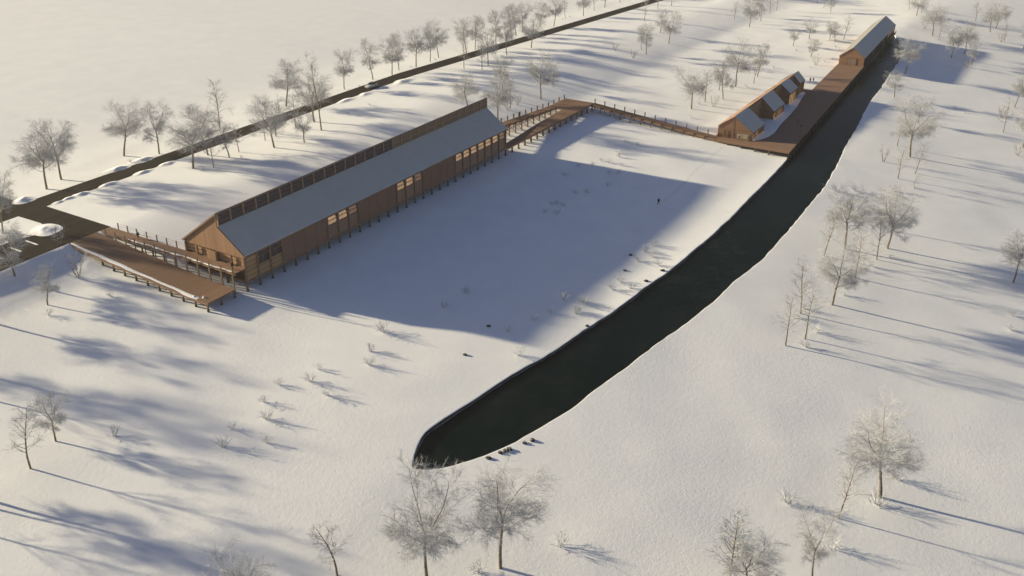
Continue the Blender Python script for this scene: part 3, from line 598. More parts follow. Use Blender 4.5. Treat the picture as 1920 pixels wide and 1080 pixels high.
stilt_set(WK, [(-.70, y) for y in (.3, 1.25, 2.2, 3.15, 4.1, 5.05, 6.0, 6.95, 7.9)], 1.37, .07, .075)
pz = [(-.02, y, 1.38, 1.86) for y in (10.78, 9.91, 9.07, 8.18, 7.27, 6.40, 5.55)]
rail_posts(WK, pz, .055); wires(WK, [p[:2]+(p[3],) for p in pz] + [(-.02, 4.85, 1.86)])

def drift(name, pts, label, cat='snow drift', h=.05, group=None, sh=.35):
    """snow lying in a long low ridge: pts = (x, y, z, half width)"""
    m = MB(); k = len(pts); N = 7
    for i, (x, y, z, w) in enumerate(pts):
        a = Vector(pts[max(i-1,0)][:2]); b = Vector(pts[min(i+1,k-1)][:2]); t = (b-a).normalized(); nn = Vector((-t.y, t.x))
        e = .02 if i in (0, k-1) else 1
        for j in range(N):
            u = -1+2*j/(N-1); q = w*u*(1+sh*noise.noise(Vector((x*3.1, y*3.1, u*2))))
            m.v.append((x+nn.x*q, y+nn.y*q, z - .004 + e*h*(1-u*u)*(.75+.5*noise.noise(Vector((x*2, y*2, u))))))
    for i in range(k-1):
        for j in range(N-1): m.f.append((i*N+j, (i+1)*N+j, (i+1)*N+j+1, i*N+j+1)); m.mi.append(0)
    x, y, z, w = pts[k//2]
    return tag(m.build(name, M['snow'], None, (x, y, z), True), label, cat, group)
def mound(name, x, y, rx, ry, h, label, cat='snow pile', group=None, z=None, rot=0, seed=0):
    m = MB(); N, R_ = 28, 9; z = ground(x, y) if z is None else z
    m.v.append((x, y, z+h)); c, s = math.cos(rot), math.sin(rot)
    for r in range(1, R_+1):
        t = r/R_
        for j in range(N):
            a = 2*math.pi*j/N; k = 1+.30*noise.noise(Vector((math.cos(a)*1.1+seed, math.sin(a)*1.1, seed*3.7)))
            px, py = rx*t*k*math.cos(a), ry*t*k*math.sin(a)
            hh = h*(.5+.5*math.cos(math.pi*t))**1.4*(1+.35*noise.noise(Vector((px*3+seed, py*3, 2)))) - (.02 if r == R_ else 0)
            m.v.append((x+c*px-s*py, y+s*px+c*py, z+hh))
    for j in range(N): m.f.append((0, 1+j, 1+(j+1) % N)); m.mi.append(0)
    for r in range(R_-1):
        for j in range(N): m.f.append((1+r*N+j, 1+(r+1)*N+j, 1+(r+1)*N+(j+1) % N, 1+r*N+(j+1) % N)); m.mi.append(0)
    return tag(m.build(name, M['snow'], None, (x, y, z), True), label, cat, group)
drift('snow_drift', [(-2.87-.02*math.sin(y*1.3)+.015*math.sin(y*2.9), y, ramp_z(y), .13+.03*math.sin(y*.9+1)) for y in [.75+.3*i for i in range(37)]], 'long strip of snow swept along the outer edge of the sloping ramp', h=.028)
drift('snow_drift', [(-.70+.02*math.sin(y*2), y, 1.43, .055+.03*math.sin(y*4.1)) for y in [.3+.25*i for i in range(36)]], 'thin ragged strip of snow along the level walkway beside the hall gable')
mound('snow_lump', -2.62, .62, .14, .11, .11, 'rounded snow lump lying at the low corner of the sloping ramp', 'snow lump', z=.56, seed=2)
mound('snow_lump', -2.86, 1.12, .11, .09, .08, 'smaller snow lump on the snow strip beside the low ramp corner', 'snow lump', z=.60, seed=5)

# ------------------------------------------------------------------ far end: low ramp, braced walkway, footbridge
FR = thing('timber_ramp', (35.5, .6, 0), 'low timber deck on stilts leading from the far gable to a square platform', 'ramp')
edge = [(28.03,-.12),(43.15,-.12),(43.15,2.86),(39.9,2.86),(39.9,1.42),(39.2,1.30),(37.2,1.22),(35.3,1.12),(33.1,.95),(31.1,.74),(29.2,.60),(28.03,.55)]
m = MB(); m.prism([(x,y,.58) for x,y in edge], (0,0,.06)); part(m, 'deck', M['deck_x'], FR)
m = MB(); m.box(28.03, 43.13, -.10, -.02, .46, .575); part(m, 'edge_beam', M['beam'], FR)
m = MB(); m.box(43.03, 43.13, -.018, 2.84, .46, .575); part(m, 'edge_beam', M['beam'], FR)
stilt_set(FR, [(x, 0) for x in range(29, 44)], .47, .10, .10)
BW = thing('timber_walkway', (35.5, 2.5, 0), 'narrow timber walkway on cross-braced posts running beside the low far deck', 'walkway')
def bw_z(x): return 1.42 if x < 29 else max(.645, 1.42-(x-29)*.0705)
m = MB(); xs2 = [28.03,29,31,33,35,37,39,40.2]
for a, b in zip(xs2, xs2[1:]):
    m.prism([(a,2.10,bw_z(a)-.06), (b,2.10,bw_z(b)-.06), (b,2.10,bw_z(b)), (a,2.10,bw_z(a))], (0,.80,0))
part(m, 'deck', M['deck_x'], BW)
for y in (2.10, 2.84):
    m = MB()
    for a, b in zip(xs2, xs2[1:]): m.prism([(a,y,bw_z(a)-.17), (b,y,bw_z(b)-.17), (b,y,bw_z(b)-.062), (a,y,bw_z(a)-.062)], (0,.06,0))
    part(m, 'edge_beam', M['beam'], BW)
B = Vector(base_of(BW))
for x in range(31, 44):
    zt = bw_z(x)+.39 if x < 40 else 1.0
    m = MB(); m.box(x-.045, x+.045, 2.86, 2.94, ground(x, 2.9)-.05, zt); part(m, 'railing_post', M['post'], BW)
    if x <= 40:
        m = MB(); m.box(x-.04, x+.04, 2.06, 2.14, ground(x, 2.1)-.05, bw_z(x)+.12); part(m, 'stilt', M['post'], BW)
        if x < 40:
            za, zb = ground(x, 2.5)+.02, bw_z(x)-.18
            m = MB(); m.beam((x,2.12,za), (x,2.88,zb), .035, .05); m.beam((x+.04,2.12,zb), (x+.04,2.88,za), .035, .05); part(m, 'cross_brace', M['beam'], BW)
wires(BW, [(x, 2.9, (bw_z(x)+.39 if x < 40 else 1.0)) for x in range(31, 44)])
FB = thing('timber_footbridge', (42.9, -6, -.4), 'slender timber footbridge sloping down from the square platform to the wharf', 'footbridge')
def fb_z(y): return .62 + y*.1005
m = MB(); m.prism([(42.5,-.12,fb_z(-.12)-.06), (42.5,-12.15,fb_z(-12.15)-.06), (42.5,-12.15,fb_z(-12.15)), (42.5,-.12,fb_z(-.12))], (.82,0,0)); part(m, 'deck', M['deck'], FB)
for x in (42.48, 43.26):
    m = MB(); m.prism([(x,-.13,fb_z(-.13)-.18), (x,-12.14,fb_z(-12.14)-.18), (x,-12.14,fb_z(-12.14)-.062), (x,-.13,fb_z(-.13)-.062)], (.06,0,0)); part(m, 'edge_beam', M['beam'], FB)
for i in range(13):
    y = -.1-i*1.0; m = MB(); x = 42.46; m.box(x-.035, x+.035, y-1.0-.035, y-1.0+.035, ground(x, y-1)-.06, fb_z(y-1)+.10)
    if i < 11: part(m, 'stilt', M['post'], FB)
    m = MB(); x = 43.36; m.box(x-.035, x+.035, y-.035, y+.035, ground(x, y)-.06, fb_z(y)+.37)
    if i < 12: part(m, 'railing_post', M['post'], FB)
wires(FB, [(43.36, -.1-i, fb_z(-.1-i)+.37) for i in range(12)])

# ------------------------------------------------------------------ wharf, terrace of cabins, boathouse
WZ = -.6
WH = thing('timber_wharf', (58, -15, -1), 'broad timber wharf along the black canal with a dark retaining wall', 'wharf')
def edge_y(x): return -18.56 + (x-42.5)*.0563
wp = [(42.5,-18.56),(75.45,edge_y(75.45)),(75.02,-13.98),(62.75,-14.62),(62.75,-11.75),(43.2,-11.75),(42.5,-12.05)]
m = MB(); m.prism([(x,y,WZ-.08) for x,y in wp], (0,0,.08)); part(m, 'deck', M['wharf'], WH)
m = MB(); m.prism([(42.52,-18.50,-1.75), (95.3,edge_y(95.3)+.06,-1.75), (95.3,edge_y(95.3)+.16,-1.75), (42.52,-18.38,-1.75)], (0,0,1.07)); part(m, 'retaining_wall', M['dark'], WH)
pm2 = MB(); pm2.box(-.05, .05, -.05, .03, -1.75, WZ-.085); pm2 = pm2.mesh('pile', M['dark'])
for i in range(34):
    x = 42.6+i*.97; put(pm2, 'pile', WH, Vector((x, edge_y(x)+.03, 0))-Vector(base_of(WH)))
m = MB(); m.box(42.48, 42.56, -18.5, -12.1, WZ-.20, WZ-.085); part(m, 'edge_beam', M['post'], WH)
stilt_set(WH, [(42.55, y) for y in (-13.2, -14.4, -15.6, -16.8)], WZ-.085, .07, .09)
snow_edge = [(43.75,-15.05),(44.4,-15.45),(45.4,-15.75),(46.6,-15.85),(47.7,-15.78),(49.6,-15.55),(51.6,-15.45),(53.2,-15.36),(54.5,-15.25),(56.2,-15.1),(57.7,-14.87),(59.6,-14.6),(61.2,-14.42),(61.6,-13.9)]
m = MB(); m.prism([(x,y,WZ+.004) for x,y in [(43.9,-14.9)] + snow_edge + [(61.6,-12.6),(43.6,-12.6)]], (0,0,.035))
tag(m.build('snow_drift', M['snow'], None, (52,-14.5,WZ)), 'strip of blue shaded snow on the wharf along the foot of the cabins', 'snow drift')

CR = thing('cabin_terrace', (52, -13.2, WZ), 'terrace of four gabled timber cabins sharing one long rear wall and back roof', 'cabin')
RY, RZc = -13.27, 1.28
slices = [(43.55, 46.85, -14.90, .05), (50.55, 53.6, -14.55, .19), (56.15, 58.65, -14.27, .50), (60.2, 61.8, -14.02, .55)]
def back_e(x): t = (x-43.3)/18.5; return -11.97-.25*t, .36+.22*t
for i, (x0, x1, ey, ez) in enumerate(slices):
    sl = (RZc-ez)/(RY-ey)
    skew = .49 if i == 0 else 0                            # the first gable stands slightly askew
    x0b = 43.32 if i == 0 else x0
    x0e = 43.81 if i == 0 else x0
    # gable facing the bridge
    by, bz = back_e(x0b)
    def gx(y): return x0b + (x0e-x0b)*(by-y)/(by-ey)
    lowb = WZ-.25 if i == 0 else WZ
    poly = [(gx(by),by,lowb), (gx(ey),ey,WZ), (gx(ey),ey,ez-.03), (gx(RY),RY,RZc-.04), (gx(by),by,bz-.03)]
    m = MB(); m.prism(poly, (.06,0,0)); part(m, 'gable_wall', M['wood_z'], CR)
    by1, bz1 = back_e(x1)
    m = MB(); m.prism([(x1-.06,by1,WZ), (x1-.06,ey,WZ), (x1-.06,ey,ez-.03), (x1-.06,RY,RZc-.04), (x1-.06,by1,bz1-.03)], (.06,0,0)); part(m, 'gable_wall', M['wood_z'], CR)
    # front: lit glazing between dark posts
    m = MB(); m.box(x0e+.08, x1-.08, ey+.09, ey+.12, WZ+.04, ez-.06); g = part(m, 'window', M['lit_cabin'], CR)
    n = max(4, int((x1-x0e)/.42)); m = MB(); rr = random.Random(i)
    for k in range(n+1):
        x = x0e+.03+(x1-x0e-.06)*k/n; w = .035 if k in (0, n) else rr.choice((.03,.07,.10))
        m.box(x-w, x+w, ey, ey+.075, WZ+.003, ez-.05)
    m.box(x0e, x1, ey-.005, ey+.08, ez-.16, ez-.045); part(m, 'front_posts_frame', M['post'], CR)
    # roof towards the canal: board slab with snow on it
    xa = x0b+.18 if i == 0 else x0-.03
    def rl(dz, d0, d1, xm):
        return [(xa+d0 + (.22*(0) if i else 0), RY+d1, RZc+dz-d1*0), (x1+.03-d0, RY+d1, RZc+dz), (x1+.03-d0, ey-.05+d0, ez-.05*sl+dz), ((x0e if i == 0 else x0)-.03+d0, ey-.05+d0, ez-.05*sl+dz)]
    m = MB(); m.prism(rl(-.025, 0, 0, 0), (0,0,.05)); r = part(m, 'roof', M['beam'], CR)
    m = MB(); m.prism(rl(.03, .025, 0, 0), (0,0,.04)); sub(m, 'roof_snow', M['roof'], r, base_of(CR))
# rear roof and wall run the whole length
(b0y, b0z), (b1y, b1z) = back_e(43.3), back_e(61.85)
m = MB(); m.prism([(43.27,b0y+.05,b0z-.035), (61.85,b1y+.05,b1z-.035), (61.85,RY,RZc-.02), (43.50,RY,RZc-.02)], (0,0,.05)); part(m, 'back_roof', M['wood_x'], CR)
m = MB(); m.prism([(43.36,b0y,WZ-.3), (61.8,b1y,WZ-.3), (61.8,b1y,b1z-.045), (43.36,b0y,b0z-.045)], (0,-.06,0)); part(m, 'back_wall', M['wood_z'], CR)
for a, b in ((46.85,50.55),(53.6,56.15),(58.65,60.2)):
    m = MB(); m.box(a, b, RY-.05, RY, WZ, RZc-.05); m.box(a, b, RY-.14, RY+.02, RZc-.14, RZc-.052); part(m, 'court_wall', M['wood_z'], CR)
# glazed corner, door and joint on the first gable
def onG(v, z, d=0): return (43.32+.49*v/2.93-d, -11.97-v, z)
def gpanel(v0, v1, z0, z1, d0, d1):
    m = MB(); m.prism([onG(v0,z0,d0), onG(v1,z0,d0), onG(v1,z1,d0), onG(v0,z1,d0)], (d0-d1,0,0)); return m
w = part(gpanel(1.62, 2.72, WZ+.05, -.13, .0, .015), 'window', M['glow'], CR)
m = gpanel(2.02, 2.07, WZ+.05, -.13, .016, .03)
for q in (gpanel(1.58, 2.76, -.13, -.09, .0, .03), gpanel(1.36, 1.62, WZ+.05, -.13, .0, .014)):
    m.add(q.v, q.f)
sub(m, 'window_bar', M['post'], w, base_of(CR))
d = part(gpanel(.52, .78, WZ+.01, .10, .0, .02), 'door', M['post'], CR)
sub(gpanel(.74, .86, WZ+.01, .10, .021, .03), 'door_panel', M['wood_z'], d, base_of(CR))
part(gpanel(1.30, 1.33, WZ, 1.15, .0, .012), 'corner_board', M['beam'], CR)
part(gpanel(.05, .12, WZ, -.25, .0, .03), 'downpipe', M['red'], CR)

BH = thing('boathouse', (85, -15, WZ), 'long gabled timber house at the far end of the wharf beside the water', 'boathouse')
a_ = rad(2.75); ux, uy = math.cos(a_), math.sin(a_); O = Vector((75.02, -14.06, 0))
def loc(u, v, z): return (O.x+u*ux+v*(.13), O.y+u*uy-v*.99, z)
LB, WB, EV, RG = 20.2, 2.62, .30, 1.29
def bpr(poly, u0, u1): 
    m = MB(); P = [Vector(loc(u0, v, z)) for v, z in poly]; m.prism(P, Vector(loc(u1, 0, 0))-Vector(loc(u0, 0, 0))); return m
part(bpr([(0,WZ-.4),(WB,WZ-.4),(WB,EV-.02),(WB/2,RG-.04),(0,EV-.02)], 0, .06), 'gable_wall', M['wood_z'], BH)
part(bpr([(0,WZ-.4),(WB,WZ-.4),(WB,EV-.02),(WB/2,RG-.04),(0,EV-.02)], LB-.06, LB), 'gable_wall', M['wood_z'], BH)
part(bpr([(0,WZ-.4),(.06,WZ-.4),(.06,EV-.02),(0,EV-.02)], .062, LB-.062), 'back_wall', M['wood_z'], BH)
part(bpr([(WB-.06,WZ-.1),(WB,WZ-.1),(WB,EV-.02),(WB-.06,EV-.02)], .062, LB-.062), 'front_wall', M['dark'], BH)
sl = (RG-EV)/(WB/2)
r = part(bpr([(WB/2,RG-.03),(WB+.06,EV-.06*sl-.03),(WB+.06,EV-.06*sl+.02),(WB/2,RG+.02)], -.04, LB+.04), 'roof', M['beam'], BH)
sub(bpr([(WB/2,RG+.022),(WB+.05,EV-.05*sl+.022),(WB+.05,EV-.05*sl+.065),(WB/2,RG+.065)], -.01, LB+.01), 'roof_snow', M['roof'], r, base_of(BH))
r = part(bpr([(-.06,EV-.06*sl-.03),(WB/2-.003,RG-.03),(WB/2-.003,RG+.02),(-.06,EV-.06*sl+.02)], -.04, LB+.04), 'roof', M['beam'], BH)
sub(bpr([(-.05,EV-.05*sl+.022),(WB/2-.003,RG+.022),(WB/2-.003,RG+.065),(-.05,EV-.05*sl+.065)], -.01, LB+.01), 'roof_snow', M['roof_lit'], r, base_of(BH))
w = part(bpr([(.88,WZ+.03),(1.78,WZ+.03),(1.78,.12),(.88,.12)], -.018, -.001), 'window', M['lit_dim'], BH)
m = bpr([(.84,WZ+.03),(.88,WZ+.03),(.88,.16),(.84,.16)], -.03, -.002); 
for q in (bpr([(1.78,WZ+.03),(1.82,WZ+.03),(1.82,.16),(1.78,.16)], -.03, -.002), bpr([(.88,.12),(1.78,.12),(1.78,.16),(.88,.16)], -.03, -.002), bpr([(1.16,WZ+.03),(1.2,WZ+.03),(1.2,.12),(1.16,.12)], -.03, -.019)): m.add(q.v, q.f)
sub(m, 'window_frame', M['post'], w, base_of(BH))
for u0, u1 in ((5.0,5.9),(11.2,12.2)):
    part(bpr([(WB+.002,WZ+.02),(WB+.02,WZ+.02),(WB+.02,.16),(WB+.002,.16)], u0, u1), 'sliding_door', M['panel'], BH)
for k in range(17):
    u = .3+k*1.2
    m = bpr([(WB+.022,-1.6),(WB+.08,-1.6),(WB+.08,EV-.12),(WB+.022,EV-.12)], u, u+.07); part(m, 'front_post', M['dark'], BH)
m = bpr([(WB+.003,WZ+.25),(WB+.02,WZ+.25),(WB+.02,.18),(WB+.003,.18)], 14.6, 19.6); part(m, 'window', M['lit_dim'], BH)
m = bpr([(WB+.085,WZ-.06),(WB+.26,WZ-.06),(WB+.26,WZ),(WB+.085,WZ)], 15.5, 20.0); bal = part(m, 'balcony', M['deck_x'], BH)
m = bpr([(WB+.23,WZ+.22),(WB+.26,WZ+.22),(WB+.26,WZ+.27),(WB+.23,WZ+.27)], 15.5, 20.0)
for k in range(9):
    q = bpr([(WB+.23,WZ+.001),(WB+.26,WZ+.001),(WB+.26,WZ+.219),(WB+.23,WZ+.219)], 15.5+k*.55, 15.55+k*.55); m.add(q.v, q.f)
sub(m, 'balustrade', M['beam'], bal, base_of(BH))
# ------------------------------------------------------------------ bare frosted trees
def rot_about(v, ax, a): return Matrix.Rotation(a, 3, ax) @ v
class Tree:
    def __init__(s, seed): s.r = random.Random(seed); s.t = MB(); s.c = MB()
    def stem(s, p, d, ln, r0, r1, mb, n, wander, lift, seg=None, sides=5):
        seg = seg or max(3, int(ln/.5)); pts = [Vector(p)]; d = Vector(d).normalized(); dirs = [d.copy()]
        for i in range(seg):
            d = (d + Vector((s.r.gauss(0,wander), s.r.gauss(0,wander), s.r.gauss(0,wander)+lift))).normalized()
            pts.append(pts[-1] + d*ln/seg); dirs.append(d.copy())
        mb.tube(pts, [r0+(r1-r0)*i/seg for i in range(seg+1)], sides, cap=False)
        return pts, dirs
    def at(s, pts, dirs, t):
        k = t*(len(pts)-1); i = min(int(k), len(pts)-2); f = k-i
        return pts[i].lerp(pts[i+1], f), dirs[min(i+1, len(dirs)-1)]
    def side(s, d, ang, az=None):
        a = d.orthogonal().normalized(); a = rot_about(a, d, s.r.uniform(0, 2*math.pi) if az is None else az)
        return rot_about(d, a, ang)
def twigs(T, pts, dirs, n, ln, r, droop, t0=.15):
    for _ in range(n):
        p, d = T.at(pts, dirs, T.r.uniform(t0, 1)); q = T.side(d, T.r.uniform(.45, 1.0)); L_ = ln*T.r.uniform(.5, 1.25)
        a = p + q*L_*.55; e = a + (q + Vector((0,0,-droop*T.r.uniform(.2,1.6)))).normalized()*L_*.55
        T.c.tube([p, a, e], [r, r*.8, r*.35], 3, cap=False)
def broad_tree(seed, H=14., n1=12, low=.32, spread=1.0, dens=1.08, trunk=.19, tw=.0053):
    T = Tree(seed); R = T.r
    fork = H*R.uniform(.40,.52)
    tp, td = T.stem((0,0,-.15), (R.gauss(0,.03),R.gauss(0,.03),1), fork+.15, trunk, trunk*.62, T.t, 7, .035, .02, 8, 8)
    limbs = []
    nf = R.choice((3,3,4))
    for k in range(nf):                                             # leaders out of the fork
        d = T.side(td[-1], R.uniform(.30,.62), k*2*math.pi/nf + R.uniform(-.4,.4))
        limbs.append((tp[-1], d, (H-fork)*R.uniform(.80,.98), trunk*.42))
    for k in range(n1):                                             # side limbs
        f = R.uniform(low/.5, .98); p, d = T.at(tp, td, min(f,.98)); az = k*2.4+R.uniform(-.5,.5)
        dd = Vector((math.cos(az), math.sin(az), R.uniform(.25,.95)))
        limbs.append((p, dd, H*R.uniform(.20,.33)*spread, trunk*R.uniform(.22,.34)))
    for p, d, ln, r in limbs:
        lp, ld = T.stem(p, d, ln, r, r*.22, T.t, 6, .09, .05, 7, 5)
        n2 = int((8+ln*1.1)*dens)
        for j in range(n2):
            t = .18+.82*(j+R.random())/n2; q, e = T.at(lp, ld, min(t,1)); bl = ln*(.60-.32*t)*R.uniform(.6,1.2)
            bp_, bd = T.stem(q, T.side(e, R.uniform(.5,1.0)), bl, max(.018, r*.30*(1.15-t)), .010, T.c, 5, .13, .0, 5, 4)
            n3 = int((4+bl*2.2)*dens)
            for k in range(n3):
                q2, e2 = T.at(bp_, bd, R.uniform(.2,1)); sl_ = bl*R.uniform(.28,.55)+.15
                sp_, sd = T.stem(q2, T.side(e2, R.uniform(.45,.95)), sl_, .012, .0075, T.c, 3, .14, -.035, 3, 3)
                twigs(T, sp_, sd, int(5*dens+sl_*2), .55, tw, .55)
            twigs(T, bp_, bd, int(3*dens), .5, tw, .45, .5)
    return T
def slender_tree(seed, H=10., nb=22, dens=1.0, trunk=.12, spread=1.0, tw=.0085):
    T = Tree(seed); R = T.r
    tp, td = T.stem((0,0,-.15), (R.gauss(0,.04),R.gauss(0,.04),1), H*.98, trunk, .022, T.t, 7, .026, .03, 14, 6)
    for k in range(nb):
        t = .28+.70*(k+R.random())/nb; p, d = T.at(tp, td, t); az = k*2.4+R.uniform(-.6,.6)
        dd = Vector((math.cos(az), math.sin(az), R.uniform(.5,1.5))); ln = H*(.30-.20*t)*R.uniform(.7,1.25)*spread+.3
        lp, ld = T.stem(p, dd, ln, trunk*.34*(1.2-t)+.012, .012, T.t, 5, .10, .04, 6, 4)
        for j in range(int((4+ln*1.5)*dens)):
            q, e = T.at(lp, ld, R.uniform(.25,1)); bl = ln*R.uniform(.2,.42)+.2
            bp_, bd = T.stem(q, T.side(e, R.uniform(.5,1.0)), bl, .017, .009, T.c, 4, .13, -.01, 4, 3)
            twigs(T, bp_, bd, int(5*dens), .42, tw, .5)
    return T
def shrub(seed, H=4.2, stems=6, dens=1.0):
    T = Tree(seed); R = T.r
    for k in range(stems):
        az = k*2*math.pi/stems+R.uniform(-.4,.4); tilt = R.uniform(.12,.42)
        d = Vector((math.cos(az)*tilt, math.sin(az)*tilt, 1)); h = H*R.uniform(.75,1)
        p = (math.cos(az)*.18, math.sin(az)*.18, -.1)
        tp, td = T.stem(p, d, h, .045, .014, T.t, 5, .06, .02, 8, 5)
        for j in range(int(8*dens)):
            q, e = T.at(tp, td, R.uniform(.35,1)); bl = h*R.uniform(.12,.28)
            bp_, bd = T.stem(q, T.side(e, R.uniform(.4,.85)), bl, .016, .009, T.c, 4, .12, .02, 4, 3)
            twigs(T, bp_, bd, int(6*dens), .38, .0105, .3)
    return T
def bush(seed, H=1.5):
    T = Tree(seed); R = T.r
    for k in range(13):
        az = R.uniform(0, 2*math.pi); tilt = R.uniform(.05,1.15)
        d = Vector((math.cos(az)*tilt, math.sin(az)*tilt, 1)); h = H*R.uniform(.55,.95)/(1+.25*tilt)
        tp, td = T.stem((R.gauss(0,.1),R.gauss(0,.1),-.05), d, h, .020, .010, T.c, 4, .14, .02, 4, 3)
        twigs(T, tp, td, 6, .42, .011, .25, .3)
    return T
def crown_size(T):
    xs = sorted(math.hypot(v[0], v[1]) for v in T.c.v); zs = sorted(v[2] for v in T.c.v)
    return xs[int(len(xs)*.87)], zs[-1]
def variants(fn, seeds, **kw):
    out = []
    for sd in seeds:
        T = fn(sd, **kw); w, h = crown_size(T)
        out.append((T.t.mesh('trunk', M['bark'], scale=1., smooth=True) if T.t.v else None, T.c.mesh('crown', M['frost'] if fn is bush else M['twig'], scale=1.), w, h))
    return out
VAR = {'B': variants(broad_tree, (3, 14, 15, 92, 65, 35)),
       'M': variants(broad_tree, (7, 21, 44, 50), H=11., n1=8, low=.26, spread=.75, dens=1.05, trunk=.15),
       'S': variants(slender_tree, (5, 8, 13, 31, 77)),
       'K': variants(shrub, (4, 6, 29)),
       'b': variants(bush, (1, 2, 9, 12))}
ORD = ['first','second','third','fourth','fifth','sixth','seventh','eighth','ninth','tenth','eleventh','twelfth','thirteenth','fourteenth','fifteenth','sixteenth','seventeenth','eighteenth','nineteenth','twentieth']
def nth(i):
    if i < 20: return ORD[i]
    return 'twenty-'+ORD[i-20] if i < 29 else 'thirtieth' if i == 29 else 'thirty-'+ORD[i-30]
WHERE = {'far':'beyond the road', 'near':'between road and hall', 'mid':'behind the far hall end', 'meadow':'behind the cabins',
         'east':'right of the canal', 'bank':'right of the canal bend', 'front':'in the foreground', 'west':'at the left picture edge', 'beyond':'just beyond the top picture edge'}
KIND = {'B':('broad_tree','broad bare frosted tree','tree'), 'M':('rounded_tree','middling bare frosted tree','tree'), 'S':('slender_tree','slender bare frosted tree','tree'), 'K':('bare_shrub','many-stemmed frosted shrub','shrub')}
counts = {}
for T_ in TREES: counts.setdefault((T_[0], T_[6]), []).append(T_[7:9])
rk = random.Random(5)
for k, x, y, z, h, w, reg, px, py in TREES:
    vs = VAR[k]; tr, cr, vw, vh = vs[rk.randrange(len(vs))]
    l = sorted(counts[(k, reg)]); i = l.index((px, py)); name, look, cat = KIND[k]
    lab = look + ' ' + WHERE[reg] + ('' if len(l) == 1 else ', %s such from the left' % nth(i))
    o = thing(name, (x, y, ground(x, y)), lab, cat, {'far':'trees beyond the road','near':'trees between road and hall'}.get(reg, 'trees and shrubs on the snowfield'))
    sz = h*S*1.02/vh; sx = min(max(w*S*1.08/vw, sz*.62), sz*1.5)
    o.scale = (sx, sx, sz); o.rotation_euler = (0, 0, rk.uniform(0, 6.28))
    if tr:
        c = bpy.data.objects.new('trunk', tr); COL.objects.link(c); c.parent = o
    c = bpy.data.objects.new('crown', cr); COL.objects.link(c); c.parent = o
def bush_zone(x, y):
    if y > 18: return 'on the snow beyond the road'
    if y > 9: return 'on the snow between road and hall'
    if x > 44 and y > -12: return 'on the snowfield behind the cabins'
    if y < -19 and x > 55: return 'by the boathouse shadow'
    if y < -19 and x > 5: return 'by the trees right of the canal'
    if y < -19: return 'on the foreground snow'
    if x < -1: return 'left of the canal tip'
    if y > -13.5 and x < 36: return "in or beside the hall's shadow"
    return 'on the snow near the canal bank'
zc_ = {}
for b_ in BUSHES: zc_.setdefault(bush_zone(b_[0], b_[1]), []).append(b_[4:6])
for x, y, z, h, px, py in BUSHES:
    tr, cr, vw, vh = VAR['b'][rk.randrange(4)]; zn = bush_zone(x, y); l = sorted(zc_[zn])
    lab = 'small frosted bush ' + zn + ', %s such from the left' % nth(l.index((px, py)))
    o = bpy.data.objects.new('frosted_bush', cr); COL.objects.link(o); o.location = (x*S, y*S, ground(x, y)*S)
    s_ = max(h, .26)*S*1.05/vh; o.scale = (s_*1.15, s_*1.15, s_); o.rotation_euler = (0, 0, rk.uniform(0, 6.28)); tag(o, lab, 'bush', 'frosted bushes scattered on the snow')
# ------------------------------------------------------------------ rocks
def rock(x, y, w, seed, label):
    bm = bmesh.new(); bmesh.ops.create_icosphere(bm, subdivisions=3, radius=1)
    for v in bm.verts:
        n = v.co.normalized(); k = 1+.35*noise.noise(n*1.3+Vector((seed,0,0)))+.12*noise.noise(n*3.5+Vector((seed,7,0)))
        v.co = Vector((n.x*k*w*S*.5, n.y*k*w*S*.42, n.z*k*w*S*.34))
    me = bpy.data.meshes.new('rock'); bm.to_mesh(me); bm.free(); me.materials.append(M['rock'])
    o = bpy.data.objects.new('rock', me); COL.objects.link(o); o.location = (x*S, y*S, (ground(x, y)+w*.08)*S); o.rotation_euler = (0, 0, seed*1.7)
    tag(o, label, 'rock', 'dark rocks on the snow')
RL = ['large dark rock at the right end of the rocks by the canal tip','tilted dark rock just left of the rightmost canal tip rock','upper of two touching rocks by the canal tip','lower of two touching rocks by the canal tip',
      'tiny dark rock in the row by the canal tip','dark rock at the left end of the row by the canal tip','small dark rock on the canal brink below the hall shadow','lone dark rock on sunlit snow left of the canal',
      'small dark rock inside the corner of the hall shadow','small dark rock at the shadow edge, upper of the scattered pair','small dark rock just outside the shadow edge, lower of the scattered pair','dark rock close to the canal brink, upper of two','dark rock close to the canal brink, lower of two']
for i, (x, y, z, w, px, py) in enumerate(ROCKS): rock(x, y, max(w, .22)*1.05, i*1.9+.7, RL[i])

